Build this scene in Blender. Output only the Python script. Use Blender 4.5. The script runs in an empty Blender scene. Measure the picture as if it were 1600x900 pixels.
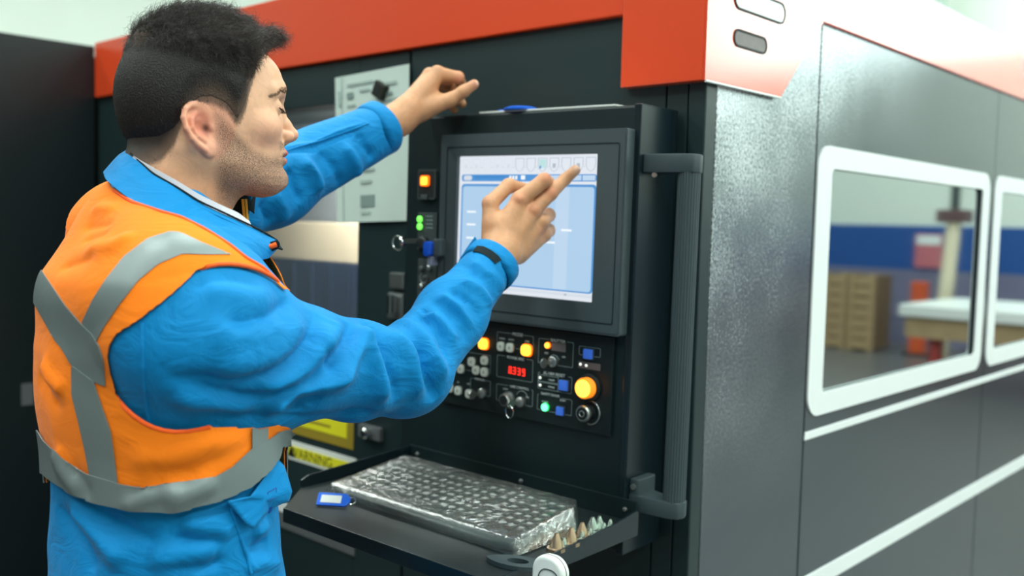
import bpy, bmesh, math, random
import numpy as np
from mathutils import Vector, Matrix
random.seed(7); np.random.seed(7)
S = bpy.context.scene
COL = S.collection
# ---------------------------------------------------------------- camera
FPX = 1512.0
CAMZ = 1.45
R = np.array([[0.73578583, 0.06332217, -0.67424737],
              [0.67674346, -0.03163102, 0.7355391],
              [0.0252488, -0.99749174, -0.06612652]])     # world = R @ (right, down, forward)
CAM = np.array([0, 0, CAMZ])
cd = bpy.data.cameras.new('camera'); cam = bpy.data.objects.new('camera', cd); COL.objects.link(cam)
cd.sensor_width = 36; cd.lens = FPX / 1600 * 36; cd.clip_start = .05; cd.clip_end = 100
_m = Matrix(((R[0][0], -R[0][1], -R[0][2], 0), (R[1][0], -R[1][1], -R[1][2], 0), (R[2][0], -R[2][1], -R[2][2], CAMZ), (0, 0, 0, 1)))
cam.matrix_world = _m
cd.dof.use_dof = True; cd.dof.focus_distance = 1.2; cd.dof.aperture_fstop = 3.2
S.camera = cam
S.view_settings.view_transform = 'Standard'; S.view_settings.look = 'None'; S.view_settings.gamma = 1
S.view_settings.exposure = 0.0
# ---------------------------------------------------------------- added even fill light, let in where the front hall wall is left out
W = bpy.data.worlds.new('world'); S.world = W; W.use_nodes = True
W.node_tree.nodes['Background'].inputs[0].default_value = (.86, 1.0, .95, 1)
W.node_tree.nodes['Background'].inputs[1].default_value = 0.18
CEIL_LAMP_POWER = 92
# ceiling lamps: (x, y, length x, length y)
CEILING_LAMPS = [(x, y) for y in (-4.0, -1.0, 2.0, 5.0, 8.0, 11.0) for x in (-6.5, -2.5, 1.5, 5.5)]

# ---------------------------------------------------------------- helpers: pixel -> point on a real plane
def ray(x, y): return R @ np.array([x - 800., y - 450., FPX])
def at_depth(x, y, d): return CAM + R @ (np.array([x - 800., y - 450., FPX]) * (d / FPX))
def at_y(x, y, Y): r = ray(x, y); return CAM + r * (Y / r[1])
def at_x(x, y, X): r = ray(x, y); return CAM + r * (X / r[0])
def at_z(x, y, Z): r = ray(x, y); return CAM + r * ((Z - CAMZ) / r[2])
Xc = np.array([0.99894569, 0.04457306, -0.01098907]); Xc /= np.linalg.norm(Xc)
Zc = np.array([1.09781514e-02, 4.89846198e-04, 9.99939618e-01]); Zc /= np.linalg.norm(Zc)
Yc = np.cross(Zc, Xc)
RC = np.array([Xc, Yc, Zc])
def con(x, y, v):      # point of the console frame on its plane v
    r = RC @ ray(x, y); return r * (v / r[1])
def conz(x, y, w):
    r = RC @ ray(x, y); return r * (w / r[2])

# ---------------------------------------------------------------- materials
def lin(c):
    return tuple(((v / 255.) / 12.92 if v <= 10.3 else ((v / 255. + .055) / 1.055) ** 2.4) for v in c)
MATS = {}
def mat(name, rgb, rough=.5, metal=0., emit=None, estr=1., noise=0., nscale=20., bump=0., bscale=200., coat=0., spec=None, sss=0., alpha=1., trans=0., ior=None, sheen=0.):
    if name in MATS: return MATS[name]
    m = bpy.data.materials.new(name); m.use_nodes = True; nt = m.node_tree; b = nt.nodes['Principled BSDF']
    c = lin(rgb)
    b.inputs['Base Color'].default_value = (*c, 1); b.inputs['Roughness'].default_value = rough; b.inputs['Metallic'].default_value = metal
    if emit: b.inputs['Emission Color'].default_value = (*lin(emit), 1); b.inputs['Emission Strength'].default_value = estr
    if coat: b.inputs['Coat Weight'].default_value = coat; b.inputs['Coat Roughness'].default_value = .08
    if spec is not None: b.inputs['Specular IOR Level'].default_value = spec
    if ior: b.inputs['IOR'].default_value = ior
    if trans: b.inputs['Transmission Weight'].default_value = trans
    if sheen: b.inputs['Sheen Weight'].default_value = sheen; b.inputs['Sheen Roughness'].default_value = .4
    if sss:
        b.inputs['Subsurface Weight'].default_value = sss; b.inputs['Subsurface Radius'].default_value = (.012, .005, .003); b.inputs['Subsurface Scale'].default_value = .6
    if alpha < 1: b.inputs['Alpha'].default_value = alpha
    if noise or bump:
        tc = nt.nodes.new('ShaderNodeTexCoord')
    if noise:
        n = nt.nodes.new('ShaderNodeTexNoise'); n.inputs['Scale'].default_value = nscale; n.inputs['Detail'].default_value = 5
        nt.links.new(tc.outputs['Object'], n.inputs['Vector'])
        mx = nt.nodes.new('ShaderNodeMix'); mx.data_type = 'RGBA'
        mx.inputs[6].default_value = (*[v * (1 - noise) for v in c], 1); mx.inputs[7].default_value = (*[min(1, v * (1 + noise)) for v in c], 1)
        nt.links.new(n.outputs[0], mx.inputs[0]); nt.links.new(mx.outputs[2], b.inputs['Base Color'])
    if bump:
        n2 = nt.nodes.new('ShaderNodeTexNoise'); n2.inputs['Scale'].default_value = bscale; n2.inputs['Detail'].default_value = 4
        nt.links.new(tc.outputs['Object'], n2.inputs['Vector'])
        bp = nt.nodes.new('ShaderNodeBump'); bp.inputs['Strength'].default_value = bump; bp.inputs['Distance'].default_value = .002
        nt.links.new(n2.outputs[0], bp.inputs['Height']); nt.links.new(bp.outputs[0], b.inputs['Normal'])
    MATS[name] = m; return m

# ---------------------------------------------------------------- objects
def link(name, verts, faces, material, parent=None, smooth=False, world=False, sharp=None):
    me = bpy.data.meshes.new(name)
    V = np.asarray(verts, float)
    if world and parent is not None:
        inv = np.array(parent.matrix_world.inverted()); V = V @ inv[:3, :3].T + inv[:3, 3]
    me.from_pydata(V.tolist(), [], [tuple(int(i) for i in f) for f in faces]); me.validate()
    bm = bmesh.new(); bm.from_mesh(me); bmesh.ops.recalc_face_normals(bm, faces=bm.faces); bm.to_mesh(me); bm.free()
    if smooth:
        me.polygons.foreach_set('use_smooth', [True] * len(me.polygons))
        me.set_sharp_from_angle(angle=math.radians(sharp or 40))
    o = bpy.data.objects.new(name, me); COL.objects.link(o)
    for m in (material if isinstance(material, (list, tuple)) else [material]): me.materials.append(m)
    if parent is not None: o.parent = parent
    return o
def tag(o, label=None, cat=None, group=None, kind=None):
    if label: o['label'] = label
    if cat: o['category'] = cat
    if group: o['group'] = group
    if kind: o['kind'] = kind
    return o
def thing(name, label, cat, loc=(0, 0, 0), rot=None, group=None):
    o = bpy.data.objects.new(name, None); COL.objects.link(o); o.empty_display_size = .05
    M = Matrix.Translation(Vector(loc))
    if rot is not None: M = M @ Matrix([list(r) for r in np.asarray(rot).T]).to_4x4()
    o.matrix_world = M
    return tag(o, label, cat, group)
def copy_tree(o, parent=None):
    c = o.copy(); COL.objects.link(c)
    if parent is not None: c.parent = parent
    for ch in list(o.children): copy_tree(ch, c)
    return c
def join(*ms):
    V, F = [], []
    for v, f in ms:
        k = len(V); V += [tuple(p) for p in v]; F += [tuple(i + k for i in q) for q in f]
    return V, F
def box(x0, x1, y0, y1, z0, z1, bev=0., seg=2):
    if x0 > x1: x0, x1 = x1, x0
    if y0 > y1: y0, y1 = y1, y0
    if z0 > z1: z0, z1 = z1, z0
    V = [(x, y, z) for x in (x0, x1) for y in (y0, y1) for z in (z0, z1)]
    F = [(0, 1, 3, 2), (4, 6, 7, 5), (0, 4, 5, 1), (2, 3, 7, 6), (0, 2, 6, 4), (1, 5, 7, 3)]
    return bevel((V, F), bev, seg) if bev else (V, F)
def bevel(m, w, seg=2, ang=30):
    bm = bmesh.new(); vs = [bm.verts.new(v) for v in m[0]]
    for f in m[1]: bm.faces.new([vs[i] for i in f])
    bmesh.ops.recalc_face_normals(bm, faces=bm.faces)
    es = [e for e in bm.edges if len(e.link_faces) == 2 and e.calc_face_angle(0) > math.radians(ang)]
    bmesh.ops.bevel(bm, geom=es, offset=w, segments=seg, profile=.6, affect='EDGES')
    bm.verts.index_update()
    r = ([tuple(v.co) for v in bm.verts], [tuple(v.index for v in f.verts) for f in bm.faces]); bm.free(); return r
def prism(poly, d0, d1, fn):    # poly of 2-D points, fn(a, b, d) -> 3-D
    n = len(poly)
    V = [fn(a, b, d0) for a, b in poly] + [fn(a, b, d1) for a, b in poly]
    F = [tuple(range(n))[::-1], tuple(range(n, 2 * n))] + [(i, (i + 1) % n, n + (i + 1) % n, n + i) for i in range(n)]
    return V, F
def rrect(x0, x1, y0, y1, r, seg=6):
    P = []
    for cx, cy, a0 in ((x1 - r, y1 - r, 0), (x0 + r, y1 - r, 90), (x0 + r, y0 + r, 180), (x1 - r, y0 + r, 270)):
        for k in range(seg + 1):
            a = math.radians(a0 + 90 * k / seg); P.append((cx + r * math.cos(a), cy + r * math.sin(a)))
    return P
def ring(po, pi, d0, d1, fn):   # frame between two outlines with the same number of points
    n = len(po); V = []
    for P, d in ((po, d0), (pi, d0), (pi, d1), (po, d1)): V += [fn(a, b, d) for a, b in P]
    F = []
    for k in range(4):
        for i in range(n):
            j = (i + 1) % n; a = k * n; b = ((k + 1) % 4) * n
            F.append((a + i, a + j, b + j, b + i))
    return V, F
def lathe(prof, seg=24, axis='z', c=(0, 0, 0)):   # prof: (radius, height)
    V, F = [], []; n = len(prof)
    for r, h in prof:
        for k in range(seg):
            a = 2 * math.pi * k / seg; p = (r * math.cos(a), r * math.sin(a), h)
            if axis == 'y': p = (p[0], -h, p[1])          # axis towards -y (out of the console)
            if axis == 'x': p = (h, p[0], p[1])
            V.append((p[0] + c[0], p[1] + c[1], p[2] + c[2]))
    for i in range(n - 1):
        for k in range(seg):
            a = i * seg; b = a + seg; F.append((a + k, a + (k + 1) % seg, b + (k + 1) % seg, b + k))
    F.append(tuple(range(seg))[::-1]); F.append(tuple(range((n - 1) * seg, n * seg)))
    return V, F
def tube(path, r, seg=10, closed=False):
    P = [Vector(p) for p in path]; n = len(P); V, F = [], []
    rs = r if isinstance(r, (list, tuple)) else [r] * n
    up = None
    for i, p in enumerate(P):
        if closed: t = P[(i + 1) % n] - P[i - 1]
        else: t = P[min(n - 1, i + 1)] - P[max(0, i - 1)]
        t.normalize()
        if up is None: up = t.orthogonal().normalized()
        up = (up - t * up.dot(t)).normalized(); s = t.cross(up)
        for k in range(seg):
            a = 2 * math.pi * k / seg; V.append(tuple(p + (up * math.cos(a) + s * math.sin(a)) * rs[i]))
    m = n if closed else n - 1
    for i in range(m):
        a = i * seg; b = ((i + 1) % n) * seg
        for k in range(seg): F.append((a + k, a + (k + 1) % seg, b + (k + 1) % seg, b + k))
    if not closed: F.append(tuple(range(seg))[::-1]); F.append(tuple(range((n - 1) * seg, n * seg)))
    return V, F
def text_mesh(s, size, extrude=.0002, align='CENTER'):
    cu = bpy.data.curves.new('t', 'FONT'); cu.body = s; cu.size = size; cu.extrude = extrude; cu.align_x = align; cu.align_y = 'CENTER'; cu.resolution_u = 3
    o = bpy.data.objects.new('t', cu); COL.objects.link(o)
    me = bpy.data.meshes.new_from_object(o.evaluated_get(bpy.context.evaluated_depsgraph_get()))
    V = [tuple(v.co) for v in me.vertices]; F = [tuple(p.vertices) for p in me.polygons]
    bpy.data.objects.remove(o); bpy.data.curves.remove(cu); bpy.data.meshes.remove(me)
    return V, F
def xz(m, x, y, z): return [(p[0] + x, y - p[2], p[1] + z) for p in m[0]], m[1]    # text in the xy plane -> upright on a front plane

# ================================================================ SETTING
m_wall = mat('wall_paint', (222, 232, 222), .8, noise=.04, nscale=1.5)
m_ceil = mat('ceiling_paint', (230, 234, 228), .9)
m_floor = mat('floor_concrete', (88, 88, 88), .35, noise=.2, nscale=3)
m_blue = mat('blue_wall_paint', (20, 78, 150), .5)
m_lower = mat('lower_wall_paint', (112, 112, 140), .6, noise=.1, nscale=4)
m_white_e = mat('lamp_diffuser', (240, 245, 240), .5, emit=(235, 255, 245), estr=7)
m_win_e = mat('daylight_window_pane', (240, 245, 240), .5, emit=(230, 250, 245), estr=5.5)
YB, XL, XR, ZT, YF = 13.0, -11.0, 10.0, 6.2, -7.0
def st(name, m, mt, label, parent=None):
    o = link(name, m[0], m[1], mt, parent); o['kind'] = 'structure'
    o['label'] = label; return o
st('floor', box(XL, XR, YF, YB, -.1, 0), m_floor, 'grey concrete hall floor')
st('ceiling', box(XL, XR, YF, YB, ZT, ZT + .1), m_ceil, 'white hall ceiling')
st('wall_back', box(XL, XR, YB, YB + .2, 0, ZT), m_wall, 'pale green hall wall behind the machine')
st('wall_left', box(XL - .2, XL, YF, YB + .2, 0, ZT), m_wall, 'pale hall wall left of the machine')
st('wall_right', box(XR, XR + .2, YF, YB + .2, 0, ZT), m_wall, 'pale hall wall right of the machine')
st('trim_1', box(XL, XR, YB - .03, YB, .98, 1.56), m_blue, 'blue band painted along the wall')
st('trim_2', box(XL, XR, YB - .03, YB, 0, .98), m_lower, 'bluish grey lower wall cladding')
for i, x in enumerate((1.6, 4.2, 6.8)):
    w = st('window_%d' % (i + 1), ring(rrect(x, x + 2.3, 3.7, 5.9, .01, 1), rrect(x + .07, x + 2.23, 3.77, 5.83, .01, 1), YB - .06, YB, lambda a, b, d: (a, d, b)), m_wall, 'high bright window in the hall wall')
    p = link('pane', *box(x + .07, x + 2.23, YB - .03, YB - .01, 3.77, 5.83), m_win_e, w)
m_col = mat('column_paint', (176, 196, 186), .6)
for i, x in enumerate((-4.55, -8.4)):
    st('pillar_%d' % (i + 1), box(x - .14, x + .14, YB - .5, YB - .2, 0, ZT, .01), m_col, 'grey green steel pillar before the wall')
m_lamp = mat('lamp_housing', (225, 230, 228), .5)
for i, (x, y) in enumerate(CEILING_LAMPS):
    t = thing('ceiling_light', 'long white ceiling light panel above the hall', 'ceiling light', (x, y, ZT), group='ceiling lights of the hall')
    link('housing', *box(-.35, .35, -1.0, 1.0, -.12, 0, .01), m_lamp, t)
    link('diffuser', *box(-.3, .3, -.95, .95, -.135, -.12), m_white_e, t)
    ld = bpy.data.lights.new('lamp', 'AREA'); ld.shape = 'RECTANGLE'; ld.size = .6; ld.size_y = 1.9; ld.energy = CEIL_LAMP_POWER; ld.color = (.93, 1., .96)
    lo = bpy.data.objects.new('lamp', ld); COL.objects.link(lo); lo.parent = t; lo.location = (0, 0, -.15)

# ================================================================ LASER MACHINE
m_dark = mat('charcoal_paint', (29, 46, 48), .38, bump=.05, bscale=600)
m_dark2 = mat('black_gap', (8, 20, 21), .6)
m_wing = mat('dark_wing_paint', (12, 24, 28), .34)
m_red = mat('orange_red_paint', (226, 72, 30), .35, coat=.2)
m_stripe = mat('white_stripe', (232, 238, 238), .4)
YM, XM = 1.31, -.804
ZTOP = 1.955
mach = thing('laser_cutting_machine', 'large dark grey industrial machine cabinet with orange red fascia and mirror windows', 'machine', (XM, YM, 0))
# front: coordinates in world, moved into the frame of the machine
XLW = at_y(154, 100, YM)[0]
zband = at_y(700, 68.7, YM)[2]
x640 = at_y(640, 180, YM)[0]; x563 = at_y(560, 300, YM)[0]; x400 = at_y(385, 300, YM)[0]
zw1 = at_y(520, 163, YM)[2]; zw0 = at_y(560, 590, YM)[2]
def mp(name, m, mt, **k): return link(name, m[0], m[1], mt, mach, world=True, **k)
def mf(name, x0, x1, z0, z1, mt=m_dark, t=.02, y=YM, bev=.002): return mp(name, box(x0, x1, y, y + t, z0, z1, bev), mt)
mp('cabinet_core', join(box(XLW - .3, XM - .03, YM + .6, YM + 4.6, .05, ZTOP - .03), box(x640, XM - .03, YM + .021, YM + .6, .05, ZTOP - .03), box(XLW - .3, x640, YM + .021, YM + .6, .05, zw0 - .02), box(XLW - .3, x640, YM + .021, YM + .6, zw1 + .02, ZTOP - .03), box(XLW - .3, x400 - .55, YM + .021, YM + .6, zw0 - .02, zw1 + .02), box(x563 + .02, x640, YM + .021, YM + .6, zw0 - .02, zw1 + .02)), m_dark2)
g = .0035
mf('front_panel', x640 + g, XM - .075, .1, zband)
mf('front_panel', XM - .072, XM - .034, .1, zband)
mp('corner_post', box(XM - .031, XM, YM - .002, YM + .03, .1, zband, .003), m_dark)
mf('front_panel', XLW, x400 - g, .1, zband)
mf('door_panel', x400, x563, zw1, zband - .002); mf('door_panel', x400, x563, .1, zw0)
mf('door_panel', x563 + .0005, x640 - g, .1, zband - .002)
xg = at_y(983, 60, YM)[0]
mp('front_fascia', box(XLW, xg - .002, YM - .012, YM + .02, zband, ZTOP, .003), m_red)
zc0 = at_y(1105, 128, YM)[2]
mp('corner_fascia', box(xg, XM + .004, YM - .02, YM + .02, zc0, ZTOP, .002), m_red)
# window of the door: tinted pane over a lit work space
m_pane = mat('tinted_pane', (150, 165, 170), .05, trans=0., alpha=.10, spec=.5)
mp('door_window', box(x400, x563, YM + .006, YM + .010, zw0, zw1), m_pane)
m_in_grey = mat('interior_grey', (132, 142, 148), .6)
m_cream = mat('cream_bridge', (232, 220, 190), .5)
m_navy = mat('navy_panel', (26, 42, 74), .5)
yi = YM + .36
mp('interior_wall', join(box(x400 - .5, x563 + .015, yi, yi + .01, zw0 - .2, zw1 + .2)), m_in_grey)
a = at_y(500, 347, yi - .05)[2]; b = at_y(500, 408, yi - .05)[2]
mp('gantry_beam', box(x400 - .5, x563 + .015, yi - .06, yi - .02, b, a, .004), m_cream)
mp('interior_tray', box(x400 - .5, x563 + .015, yi - .07, yi - .02, zw0 - .15, b - .001, .002), m_navy)
for k in range(5):
    xx = x400 -.3 + k * .085
    mp('tray_rib', box(xx, xx + .01, yi - .08, yi - .07, zw0 - .15, b - .01), m_navy)
ld = bpy.data.lights.new('interior_fill', 'AREA'); ld.size = .5; ld.size_y = .05; ld.shape = 'RECTANGLE'; ld.energy = 6.5; ld.color = (1, .97, .9)  # unseen lamp added to brighten the space behind the door pane
lo = bpy.data.objects.new('interior_fill', ld); COL.objects.link(lo); lo.parent = mach
lo.matrix_world = Matrix.Translation(((x400 + x563) / 2, YM + .15, zw1 - .005)) @ Matrix.Rotation(math.radians(35), 4, 'X')
# labels, low bar
m_yel = mat('yellow_label', (226, 220, 40), .45); m_paper = mat('label_white', (220, 225, 220), .5); m_ink = mat('black_ink', (30, 30, 20), .6); m_gold = mat('yellow_border', (150, 130, 40), .5)
def onf(px, py, y=YM): p = at_y(px, py, y); return p[0], p[2]
lx1 = onf(557, 725)[0]; lx0 = lx1 - .52; zt = (onf(557, 717)[1] + 0 * onf(435, 684)[1]); zb = onf(557, 747)[1]
L = mp('warning_label', box(lx0, lx1, YM - .002, YM, zb - .003, zt, .0005), m_paper)
link('label_face', *box(lx0 + .008 - XM, lx1 - .008 - XM, -.0032, -.002, zb + .004, zt - .012), m_yel, L)
def place_text(name, s, size, x, y, z, mt, parent, off=(XM, YM, 0)):
    m = xz(text_mesh(s, size), x - off[0], y - off[1], z - off[2]); return link(name, m[0], m[1], mt, parent)
place_text('lettering', 'WARNING', .034, (onf(487, 712)[0]), YM - .0034, (zt + zb) / 2 - .006, m_ink, L)
tx, tz = onf(457, 706)
link('warning_sign', *prism([(-.016, -.013), (.016, -.013), (0, .016)], -.0036, -.0032, lambda a_, b_, d: (a_ + tx - XM, d, b_ + (zt + zb) / 2 - .004)), m_ink, L)
z2b = onf(552, 703)[1]; z2t = z2b + .2
L2 = mp('warning_label', box(lx0, onf(553, 690)[0], YM - .002, YM, z2b, z2t, .0005), m_gold)
link('label_face', *box(lx0 + .012 - XM, onf(553, 690)[0] - .022 - XM, -.0032, -.002, z2b + .022, z2t - .012), m_yel, L2)
for k in range(4):
    link('print_line', *box(lx0 + .05 - XM, lx1 - .09 - XM, -.0036, -.0032, z2b + .036 + k * .03, z2b + .042 + k * .03), m_gold, L2)
m_grey = mat('grey_bar', (92, 96, 98), .5)
bx1, bz1 = onf(556, 846); _, bz0 = onf(556, 869)
mp('grey_strip', box(bx1 - .9, bx1, YM - .004, YM, bz0, bz1, .001), m_grey)
x3, z3 = onf(469, 802); mp('white_strip', box(x3 - .9, x3, YM - .004, YM, z3 - .012, z3 + .012, .001), m_stripe)
# slotted latches of the door
m_steel = mat('brushed_steel', (176, 182, 180), .3, .9, noise=.15, nscale=80); m_chrome = mat('chrome', (215, 222, 220), .12, 1.)
def latch(px0, py0, px1, py1):
    a0, b1 = onf(px0, py0); a1, b0 = onf(px1, py1)
    q = mp('door_latch', box(a0, a1, YM - .012, YM, b0, b1, .003), m_steel)
    return q, a0, a1, b0, b1
q, a0, a1, b0, b1 = latch(615, 425, 637, 452)
q, a0, a1, b0, b1 = latch(612, 456, 636, 500)
link('latch_lever', *box((a0 + a1) / 2 - .006 - XM, (a0 + a1) / 2 + .008 - XM, -.03, -.012, b0 + .012, b1 - .004, .003), m_chrome, q)
q, a0, a1, b0, b1 = latch(566, 660, 600, 690)
q.data.materials[0] = m_grey
link('latch_button', *lathe([(.012, 0), (.012, .012), (.008, .016)], 16, 'y', ((a0 + a1) / 2 - XM, -.012, (b0 + b1) / 2)), m_chrome, q, smooth=True)

# left wing that comes towards the viewer
wing = thing('machine_wing', 'dark charcoal cabinet wing at the far left of the machine', 'cabinet', (XLW, YM, 0))
zwt = at_x(60, 60, XLW)[2]
link('wing_core', *box(XLW - .9, XLW - .012, -1.6, YM - .01, .05, ZTOP - .01), m_dark2, wing, world=True)
for y0, y1 in ((-1.6, -.42), (-.416, .5), (.504, YM - .012)):
    link('wing_panel', *box(XLW - .012, XLW, y0, y1, .1, ZTOP - .01, .002), m_wing, wing, world=True)
p0 = at_x(33, 600, XLW); p1 = at_x(52, 632, XLW)
link('name_plate', *box(XLW, XLW + .003, p0[1], p1[1], p1[2], p0[2], .001), m_grey, wing, world=True)

# ---------------- side of the machine (faces +x)
def side_paint():
    m = bpy.data.materials.new('metallic_grey_side_paint'); m.use_nodes = True; nt = m.node_tree; b = nt.nodes['Principled BSDF']; N = nt.nodes.new; Lk = nt.links.new
    tc = N('ShaderNodeTexCoord')
    b.inputs['Specular IOR Level'].default_value = .25; b.inputs['Metallic'].default_value = .72; b.inputs['Base Color'].default_value = (.40, .42, .44, 1)
    n1 = N('ShaderNodeTexNoise'); n1.inputs['Scale'].default_value = 190; n1.inputs['Detail'].default_value = 5; n1.inputs['Roughness'].default_value = .75
    n2 = N('ShaderNodeTexNoise'); n2.inputs['Scale'].default_value = 5; n2.inputs['Detail'].default_value = 4
    for n in (n1, n2): Lk(tc.outputs['Object'], n.inputs['Vector'])
    # dust sits near the front edge (y small) and high up (object frame: origin on the floor at the corner)
    sp = N('ShaderNodeSeparateXYZ'); Lk(tc.outputs['Object'], sp.inputs[0])
    def rng(src, a, b_, c, d):
        r = N('ShaderNodeMapRange'); Lk(src, r.inputs[0]); r.inputs[1].default_value = a; r.inputs[2].default_value = b_; r.inputs[3].default_value = c; r.inputs[4].default_value = d; return r.outputs[0]
    def mth(op, a, b_):
        r = N('ShaderNodeMath'); r.operation = op
        for i, v in enumerate((a, b_)):
            if isinstance(v, (int, float)): r.inputs[i].default_value = v
            else: Lk(v, r.inputs[i])
        return r.outputs[0]
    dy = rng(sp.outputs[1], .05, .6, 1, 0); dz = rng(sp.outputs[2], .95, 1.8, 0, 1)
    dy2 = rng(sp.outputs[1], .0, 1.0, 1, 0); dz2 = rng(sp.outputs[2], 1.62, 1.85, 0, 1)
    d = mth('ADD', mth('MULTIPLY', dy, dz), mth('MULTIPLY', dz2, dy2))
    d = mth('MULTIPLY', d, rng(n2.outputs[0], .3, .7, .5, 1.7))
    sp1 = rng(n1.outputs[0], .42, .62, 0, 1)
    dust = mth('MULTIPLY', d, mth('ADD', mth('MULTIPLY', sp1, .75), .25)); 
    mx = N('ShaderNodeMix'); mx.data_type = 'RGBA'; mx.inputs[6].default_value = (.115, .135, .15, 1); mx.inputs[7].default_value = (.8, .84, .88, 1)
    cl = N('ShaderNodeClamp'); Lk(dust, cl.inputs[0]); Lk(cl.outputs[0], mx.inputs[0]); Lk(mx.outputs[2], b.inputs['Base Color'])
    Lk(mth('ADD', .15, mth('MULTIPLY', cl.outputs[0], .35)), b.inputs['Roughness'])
    bp = N('ShaderNodeBump'); bp.inputs['Distance'].default_value = .0015; Lk(mth('MULTIPLY', cl.outputs[0], .5), bp.inputs['Strength']); Lk(n1.outputs[0], bp.inputs['Height']); Lk(bp.outputs[0], b.inputs['Normal'])
    return m
m_side = side_paint()
def S2(px, py): p = at_x(px, py, XM); return p[1], p[2]
ys1 = S2(1264, 500)[0]; ys2 = S2(1541, 500)[0]; yend = YM + 4.6
zfas = S2(1500, 119)[1]; zfas = (zfas + S2(1300, 44)[1]) / 2
zline = (S2(1252, 683)[1] + S2(1590, 575)[1]) / 2
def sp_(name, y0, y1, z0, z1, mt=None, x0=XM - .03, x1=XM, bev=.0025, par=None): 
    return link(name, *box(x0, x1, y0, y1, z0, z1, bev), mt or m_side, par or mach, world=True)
g = .004
ywin = []
# window rectangles
wy0 = S2(1268, 440)[0]; wy1 = S2(1538, 420)[0]; wz1 = (S2(1293, 228)[1] + S2(1547, 272)[1]) / 2; wz0 = (S2(1268, 646)[1] + S2(1530, 579)[1]) / 2
iy0 = S2(1290, 440)[0]; iy1 = S2(1528, 420)[0]; iz1 = (S2(1297, 262)[1] + S2(1535, 297)[1]) / 2; iz0 = (S2(1282, 614)[1] + S2(1520, 553)[1]) / 2
sp_('side_panel', YM + .031, ys1 - g / 2, .1, zfas)
def panel_with_hole(y0, y1, hy0, hy1, hz0, hz1):
    pt = []
    for a0_, a1_, b0_, b1_ in ((y0, hy0, zline, zfas), (hy1, y1, zline, zfas), (hy0, hy1, zline, hz0), (hy0, hy1, hz1, zfas)):
        pt.append(box(XM - .03, XM, a0_, a1_, b0_, b1_))
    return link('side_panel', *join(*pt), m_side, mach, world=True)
wl = wy1 - wy0; gapw = S2(1558, 420)[0] - wy1; il = iy1 - iy0; im = iy0 - wy0
m_mir = mat('mirror_glass', (170, 178, 180), .03, 1.)
ye = ys2
for k in range(3):
    ya = ys1 + g / 2 if k == 0 else ye + g / 2
    yb = ya + (ys2 - ys1) - g; ye = yb + g / 2
    o = k * (ys2 - ys1)
    a0_, a1_ = wy0 + o + .0, wy1 + o
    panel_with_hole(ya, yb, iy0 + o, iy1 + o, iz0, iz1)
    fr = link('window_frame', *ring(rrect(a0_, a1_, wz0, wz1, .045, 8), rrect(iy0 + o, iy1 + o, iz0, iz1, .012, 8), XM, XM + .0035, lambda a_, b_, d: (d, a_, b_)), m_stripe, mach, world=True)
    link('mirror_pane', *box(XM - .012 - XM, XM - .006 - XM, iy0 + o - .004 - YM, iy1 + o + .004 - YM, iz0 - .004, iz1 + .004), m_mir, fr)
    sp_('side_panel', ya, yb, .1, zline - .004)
zs0 = (S2(1265, 908)[1] + S2(1600, 738)[1]) / 2; zs1 = (S2(1265, 893)[1] + S2(1600, 714)[1]) / 2
sp_('white_line', ys1 + .002, yend - .3, zline - .009, zline + .006, m_stripe, XM - .001, XM + .002, .0008)
sp_('white_stripe', ys1 + .002, yend - .3, zs0, zs1, m_stripe, XM - .001, XM + .002, .0008)
# fascia along the side
def red_side():
    m = m_red.copy(); m.name = 'glossy_orange_red_paint'; b = m.node_tree.nodes['Principled BSDF']
    b.inputs['Roughness'].default_value = .22; b.inputs['Coat Weight'].default_value = 1; b.inputs['Coat IOR'].default_value = 1.75; b.inputs['Coat Roughness'].default_value = .16; return m
m_red2 = red_side()
yc1 = S2(1281, 20)[0]; zcs = S2(1105, 127)[1]; yk, zk = S2(1213, 151)
link('side_fascia', *bevel(box(XM - .03, XM + .006, yc1 + .003, yend, zfas, ZTOP), .003), m_red2, mach, world=True)
cf = link('corner_fascia', *prism([(YM - .0195, zc0), (yk, zk - .002), (yc1, zfas), (yc1, ZTOP), (YM - .0195, ZTOP)], XM + .0041, XM + .008, lambda a_, b_, d: (d, a_, b_)), m_red2, mach, world=True)
link('corner_edge', *join(tube([(XM + .008, YM - .018, zc0 - .001), (XM + .008, yk, zk - .003)], .0022, 6)), m_stripe, mach, world=True)
m_slotw = mat('slot_white', (240, 244, 242), .3); m_slotg = mat('slot_recess', (120, 112, 112), .5, noise=.25, nscale=60)
def slot(pxa, pxb, py, h, mt):
    y0, z0 = S2(pxa, py - (pxb - pxa) * .09); y1, z1 = S2(pxb, py + (pxb - pxa) * .09); zc = (z0 + z1) / 2; r = h / 2
    s = link('fascia_slot', *ring(rrect(y0, y1, zc - r, zc + r, r * .98, 8), rrect(y0 + .003, y1 - .003, zc - r + .003, zc + r - .003, (r - .003) * .98, 8), XM + .008, XM + .0098, lambda a_, b_, d: (d, a_, b_)), m_dark2, mach, world=True)
    link('slot_face', *prism(rrect(y0 + .003, y1 - .003, zc - r + .003, zc + r - .003, (r - .003) * .98, 8), XM + .008 - XM, XM + .0088 - XM, lambda a_, b_, d: (d, a_ - YM, b_)), mt, s)
slot(1139, 1191, 66, .028, m_slotg); slot(1140, 1220, 10, .036, m_slotw)
sp_('roof_edge', yc1, yend, ZTOP - .004, ZTOP + .012, m_stripe, XM - .05, XM + .007, .002)
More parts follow.
